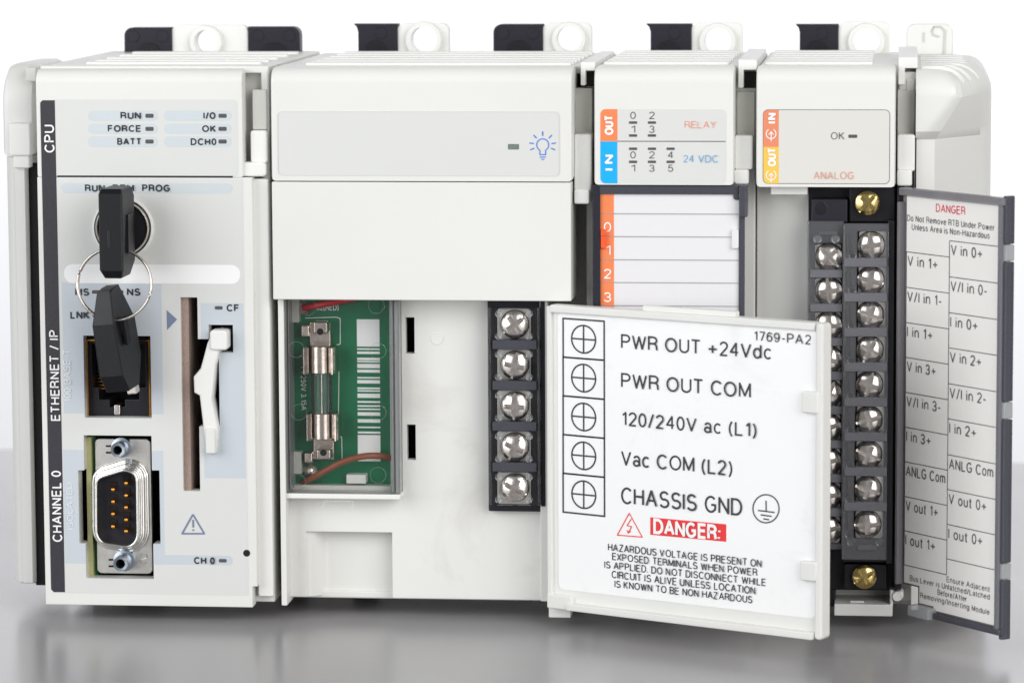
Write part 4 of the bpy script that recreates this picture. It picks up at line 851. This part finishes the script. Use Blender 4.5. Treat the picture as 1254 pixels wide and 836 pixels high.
prism('top_arm', rr(*F.rect(904, 73, 927, 86, 6), .3), 6, 60, 'plastic_light', an, .3); prism('top_arm', rr(*F.rect(904, 84, 910.5, 108, 5.5), .3), 5.5, 10, 'plastic_light', an, .3)
box('arm_gap', (909, 88, 927, 108), 8.4, 9, 'void', an, 0, 0)
# swung door: clear frame carrying the printed card
TH2 = math.radians(51.6); hx2, hz2 = F.at(1104.5, 470, -.5)
E2 = Frame((hx2, -.5, 0), (math.cos(TH2), -math.sin(TH2), 0), (-math.sin(TH2), -math.cos(TH2), 0))
A0 = E2.at(1101.5, 470)[0]; A1 = E2.at(1222.5, 500)[0]; A2 = E2.at(1228.5, 500)[0]; B1 = E2.at(1165, 236)[1]; B0 = E2.at(1175, 765)[1]
zb_ = E2.at(1110, 716.5)[1]; ax = E2.at(1121, 740)[0]; ax2 = E2.at(1138, 750)[0]; zb2 = E2.at(1128, 748)[1]
ad = prism('door', [(A0, zb_), (ax, zb_), (ax, zb2), (ax2, zb2), (ax2, B0), (A2, B0), (A2, B1), (A0, B1)], .6, 1.5, 'door_smoke', an, .2, E2)
prism('door_rail', rr(A0, B1-1.6, A2, B1+.01, .3, 3), -.6, .8, 'door_smoke', ad, .3, E2); prism('door_rail', rr(ax2, B0-.01, A2, B0+1.3, .3, 3), -.6, .8, 'smoke', ad, .3, E2)
def seg(y0, y1, m, w0=0, c=.1): prism('door_edge', rr(A2-.9, E2.at(1228, y1)[1], A2+.25+w0, E2.at(1228, y0)[1], .3, 3), c, 2.3, m, ad, .3, E2)
for y0, y1, m in ((240, 299, 'smoke'), (300, 320, 'clear_edge'), (321, 492, 'smoke'), (493, 513, 'clear_edge'), (514, 690, 'smoke'), (691, 710, 'clear_edge'), (711, 784, 'smoke')): seg(y0, y1, m)
prism('door_rail', rr(A1-.2, B0+.3, A1+1.0, B1-.4, .2, 3), -.5, .8, 'clear_grey', ad, .3, E2); prism('door_rail', rr(A0-.05, zb_, A0+.8, B1-3, .2, 3), -1.0, .8, 'door_smoke', ad, .2, E2)
cp = E2.rect(1118, 742, 1140, 760); prism('hinge_clip', rr(ax-.6, zb2-1.2, ax2+1.8, zb2+1.3, .5, 3), -1.8, 1.4, 'clear_edge', ad, .4, E2)
LA0 = E2.at(1107.5, 470)[0]; LA1 = E2.at(1220.5, 500)[0]; LB1 = E2.at(1165, 244)[1]; LB0 = B0+1.7
prism('door_label', [(LA0, zb_+.5), (ax+.9, zb_+.5), (ax+.9, zb2+1.6), (ax2+1.0, zb2+1.6), (ax2+1.0, LB0), (LA1, LB0), (LA1, LB1), (LA0, LB1)], .3, .55, 'label_cream', ad, .05, E2)
CC = .24
am = E2.at(1161.2, 480, CC)[0]
bm = bmesh.new(); k = 0
def rl(p): 
    global k
    add_ribbon(bm, p, .16, lambda u, v, kk=k: E2(u, v, CC-.004*(kk % 7))); k += 1
yl = [308, 351.5, 394.6, 437.2, 480, 522.6, 565, 607.6, 649.5, 691.3]; yr = [294.6, 338.8, 382.6, 425.7, 469.6, 512.6, 556.6, 599.3, 642, 684.3]
VL = [E2.at(1108.5, y, CC)[1] for y in yl]; VR = [E2.at(1162, y, CC)[1] for y in yr]
for z in VL: rl([(LA0+.05, z), (am, z)])
for z in VR: rl([(am, z), (LA1-.2, z)])
rl([(am, VR[0]), (am, VL[-1])]); rl([(LA0+.08, VL[0]), (LA0+.08, VL[-1])])
build('table_lines', bm, 'ink', ad, 0, False)
def etext(s, a, z, wd, h, m, bold=.13, tr=None):
    st, w_ = lay(s, bold, tr if tr is not None else .2+bold*.75); t = bold*h; bm = bmesh.new()
    sx = (wd-t)/w_
    for j, q in enumerate(st): add_ribbon(bm, [(p[0]*sx, p[1]*(h-t)) for p in q], t, lambda u, v, j=j: E2(a+u+t/2, z+v+t/2, CC-.012*(j % 6)), E2.n)
    build('lettering', bm, m, ad, 0, False)
RH = 2.25; colL, colR = am-LA0, LA1-am
for zl, s in zip(VL, ('V in 1+', 'V/I in 1-', 'I in 1+', 'V in 3+', 'V/I in 3-', 'I in 3+', 'ANLG Com', 'V out 1+', 'I out 1+')): etext(s, LA0+.45, zl-RH-.75, colL*{'V in 1+': .70, 'V in 3+': .68, 'I in 1+': .6, 'I in 3+': .58, 'ANLG Com': .92, 'V out 1+': .76, 'I out 1+': .70}.get(s, .8), RH, 'ink_soft')
for zl, s in zip(VR, ('V in 0+', 'V/I in 0-', 'I in 0+', 'V in 2+', 'V/I in 2-', 'I in 2+', 'ANLG Com', 'V out 0+', 'I out 0+')): etext(s, am+.45, zl-RH-.75, colR*{'V in 0+': .64, 'V in 2+': .64, 'I in 0+': .56, 'I in 2+': .55, 'ANLG Com': .9, 'V out 0+': .77, 'I out 0+': .70}.get(s, .74), RH, 'ink_soft')
def erow(s, x0, y0, x1, h, m, bold=.1):
    p0 = E2.at(x0, y0, CC); p1 = E2.at(x1, y0, CC); etext(s, p0[0], p0[1], p1[0]-p0[0], h, m, bold)
erow('DANGER', 1146, 259.5, 1182, 1.75, 'red_ink', .13)
erow('Do Not Remove RTB Under Power', 1110.8, 270.5, 1218, 1.35, 'ink_soft', .13); erow('Unless Area is Non-Hazardous', 1116.5, 281.5, 1212, 1.35, 'ink_soft', .13)
v0 = E2.at(1159, 712, CC)[1]
for j_, (tx_, x0_, x1_) in enumerate((('Ensure Adjacent', 1159, 1212), ('Bus Lever is Unlatched/Latched', 1114, 1212), ('Before/After', 1148, 1184), ('Removing/Inserting Module', 1127, 1212))):
    q0 = E2.at(x0_, 725, CC)[0]; etext(tx_, q0, v0-1.62*j_, E2.at(x1_, 725, CC)[0]-q0, 1.25, 'ink_soft', .13)
# ================================================================== end cap
ea0 = F.at(1098.5, 150, 5)[0]; em = F.at(1121.5, 150, 5)[0]; ex = F.at(1178, 150, 5)[0]; eo = F.at(1214, 160, 30)[0]
ec_ = thing('end_cap', 'off-white ribbed end cap with sloping side closing the row behind the open door', 'end cap', ((em+eo)/2, 40, TZ0))
eZ = F.at(1150, 84, 8)[1]
zmid = F.at(1150, 168, 5)[1]
bm = bmesh.new(); n = 10
def eprof(front, slope):    # outline in (X,Y) of the cap at one height
    return [(em, front), (ex-3-slope*3.2, front), (ex-1.2-slope*3.2, front+.5), (ex-slope*2.6, front+1.6), (eo-2.6, 22), (eo-.6, 27), (eo, 33), (eo, 72), (em, 72)]
rings = []
for z, fr_, sl, dz in [(1.2, 6, 2.2, 0), (zmid-.6, 6, 2.2, 0), (zmid, 5.2, 2.0, 0), (zmid+1.2, 4.2, 1.7, 0), (eZ-6, 4.0, 0, 0)]: rings.append([(x, y, z) for x, y in eprof(fr_, sl)])
for i in range(1, 7):
    t = math.pi/2*i/6; d = 6*(1-math.cos(t)); rings.append([(em if x == em else x-d*(.8 if x > ex-8 else 0), y+(d if y < 70 and y < 30 else 0), eZ-6+6*math.sin(t)) for x, y in eprof(4, 0)])
V = [[bm.verts.new(p) for p in r] for r in rings]; m_ = len(V[0])
for A, B in zip(V, V[1:]):
    for i in range(m_): bm.faces.new((A[i], A[(i+1) % m_], B[(i+1) % m_], B[i]))
bm.faces.new(V[0]); bm.faces.new(V[-1]); build('cap_shell', bm, 'plastic', ec_, 24)
box('lever_bay', (1098.5, 88, 1121.3, 735), 9, 60, 'plastic', ec_, 0, .3); box('bay_gap', (1120.6, 112, 1122.4, 230), 5.5, 9, 'void', ec_, 0, 0)
bus_lever(ec_, (1099, 110, 1121, 165), (1099, 165, 1120.5, 210), (1098.5, 208, 1117, 228), 6)
prism('top_arm', rr(*F.rect(1100, 70, 1124, 84, 7), .3), 7, 60, 'plastic_light', ec_, .3); prism('top_arm', rr(*F.rect(1100, 82, 1108, 104, 6.5), .3), 6.5, 10, 'plastic_light', ec_, .3)
box('arm_gap', (1107, 88, 1121.5, 112), 9.2, 9.8, 'void', ec_, 0, 0); box('arm_clip', (1110.5, 96, 1120, 112), 8.4, 9.4, 'plastic_light', ec_, .5, .3)
for j, y in enumerate((9, 15.5, 23, 31.5, 41, 51, 61)):   # curved ribs wrapping over the shoulder
    xr_ = ex+(eo-1.2-ex)*min(1, (y-2)/24); rr_ = 6.6
    bm = bmesh.new(); path = [(em+1, eZ+.55), (xr_-rr_, eZ+.55)]+[(xr_-rr_+rr_*math.sin(t), eZ+.55-rr_*(1-math.cos(t))) for t in [math.radians(10*i) for i in range(1, 7)]]
    off = [(p[0]-(.9 if k > 1 else 0), p[1]-1.9) for k, p in enumerate(path)][::-1]; add_prism(bm, F, path+off, y, y+3.0, .3); build('shoulder_rib', bm, 'plastic_light', ec_)
q = F.rect(1110, 29.5, 1167, 68, TABY); et = prism('mounting_tab', rr(*q, 2, 5, (0, 0, 1, 1)), TABY, TABY+3, 'plastic_light', ec_, .4)
bm = bmesh.new(); add_tube(bm, [F(*F.at(x, y, TABY-.05), TABY-.05) for x, y in ((1156, 66), (1157, 38), (1152, 33), (1144, 33), (1141, 38), (1143, 43), (1150, 45))], .3, 6); build('molded_mark', bm, 'plastic_shade', et)
bm = bmesh.new(); add_tube(bm, [F(*F.at(x, y, TABY-.05), TABY-.05) for x, y in ((1131, 40), (1131, 52))], .25, 6); build('molded_mark', bm, 'plastic_shade', et)
for o_, q0, q1 in ((cpu, a0, a1), (ps, pa0, pa1), (rm, ra0, ra1), (an, na0, na1), (ec_, em, eo)): feet(o_, q0, q1)
# ================================================================== keys
def key_bow(name, parent, outline, th, M_, taper=None, bev=.7):
    """flat bow: outline in (y, z) extruded along its thickness, then posed by M_"""
    bm = bmesh.new(); n = len(outline); rings = []
    for xx, d in ((-th/2, bev), (-th/2+bev*.35, bev*.35), (-th/2+bev, 0), (th/2-bev, 0), (th/2-bev*.35, bev*.35), (th/2, bev)):
        rg = []
        for a, b in inset(outline, d):
            s = taper(b) if taper else 1; rg.append(bm.verts.new(M_ @ Vector((xx*s, a, b))))
        rings.append(rg)
    bm.faces.new(rings[0]); bm.faces.new(rings[-1])
    for A, B in zip(rings, rings[1:]):
        for i in range(n): bm.faces.new((A[i], A[(i+1) % n], B[(i+1) % n], B[i]))
    return build(name, bm, 'key_black', parent, 20)
kx, kz = F.at(135.5, 287, -16)
k1 = thing('key', 'black-handled key inserted in the round key switch', 'key', F(kx, kz, -8))
h1 = (F.at(135, 232, -16)[1]-F.at(135, 342, -16)[1])/2
M1 = Matrix.Translation(Vector((kx, -16, kz))) @ Matrix.Rotation(math.radians(-1), 4, 'Z')
key_bow('handle', k1, [(1.0, h1), (0, h1-1.0), (0, -h1+1.8), (1.8, -h1), (9.5, -h1), (12, -h1+3), (12, h1-2), (10, h1)], 5.2, M1, taper=lambda b: 1-.26*max(0, (-b-h1+1.8)/1.8)-.1*max(0, (b-h1+1)/1), bev=.35)
bm = bmesh.new(); add_prism(bm, TZ, [(-.9, 11), (.9, 11), (.9, 17), (-.9, 17)], -3.2, 3.2, .2)
for v in bm.verts: v.co = M1 @ v.co
build('blade', bm, 'steel', k1)
bm = bmesh.new(); add_prism(bm, TZ, [(2.2, 5), (2.75, 5), (2.75, 9.5), (2.2, 9.5)], -4.5, 3.8, .2)
for v in bm.verts: v.co = M1 @ v.co
build('handle_groove', bm, 'black', k1)
bm = bmesh.new(); add_prism(bm, F, rr(-.35, -1.9, .35, 1.9, .3), -.12, .2, .05)
for v in bm.verts: v.co = M1 @ (v.co+Vector((-.4, 0, -1)))
build('handle_mark', bm, 'black_soft', k1)
# hanging key
kx2, kz2 = F.at(128, 422, -14)
k2 = thing('key', 'black-handled spare key hanging from the wire ring', 'key', F(kx2, kz2, -8))
M2 = Matrix.Translation(Vector((kx2, -13, kz2))) @ Matrix.Rotation(math.radians(-6), 4, 'Y') @ Matrix.Rotation(math.radians(-12), 4, 'Z') @ Matrix.Rotation(math.radians(6), 4, 'X')
hh2 = 11.2
key_bow('handle', k2, [(5.5, hh2), (3.2, hh2-.4), (.2, hh2-7), (0, -hh2+4), (2.2, -hh2), (8.0, -hh2), (11.5, -hh2+6), (11.5, hh2-8), (8.5, hh2)], 5.6, M2, bev=.35, taper=lambda b: .55+.45*min(1, (hh2-b)/8.5) if b > hh2-8.5 else 1)
bm = bmesh.new(); add_prism(bm, TZ, [(2.6, 4.2), (3.22, 4.2), (3.22, 6.4), (2.6, 6.4)], -1.5, 4.6, .2)
for v in bm.verts: v.co = M2 @ v.co
build('handle_groove', bm, 'void', k2)
bm = bmesh.new(); add_prism(bm, TZ, [(.2, 6.5), (2.2, 6.5), (2.2, 8.6), (.2, 8.6)], -hh2-1.8, -hh2+4, .3)
for v in bm.verts: v.co = M2 @ v.co
build('blade', bm, 'steel', k2)
# wire ring through both handles
rc = F.at(140.2, 348, -9.5); kr = None
bm = bmesh.new(); pts = []
for i in range(97):
    t = 2*math.pi*2*i/96; rad = 7.95+.06*math.sin(t*.5)
    pts.append(Vector((rc[0]+rad*1.02*math.cos(t), -9.5+.55*(i/96-.5)+.9*math.sin(t), rc[1]+rad*.97*math.sin(t))))
add_tube(bm, pts, .30, 8)
kr = build('key_ring', bm, 'ring_metal', None); kr['label'] = 'thin split wire ring joining the two black keys'; kr['category'] = 'key ring'
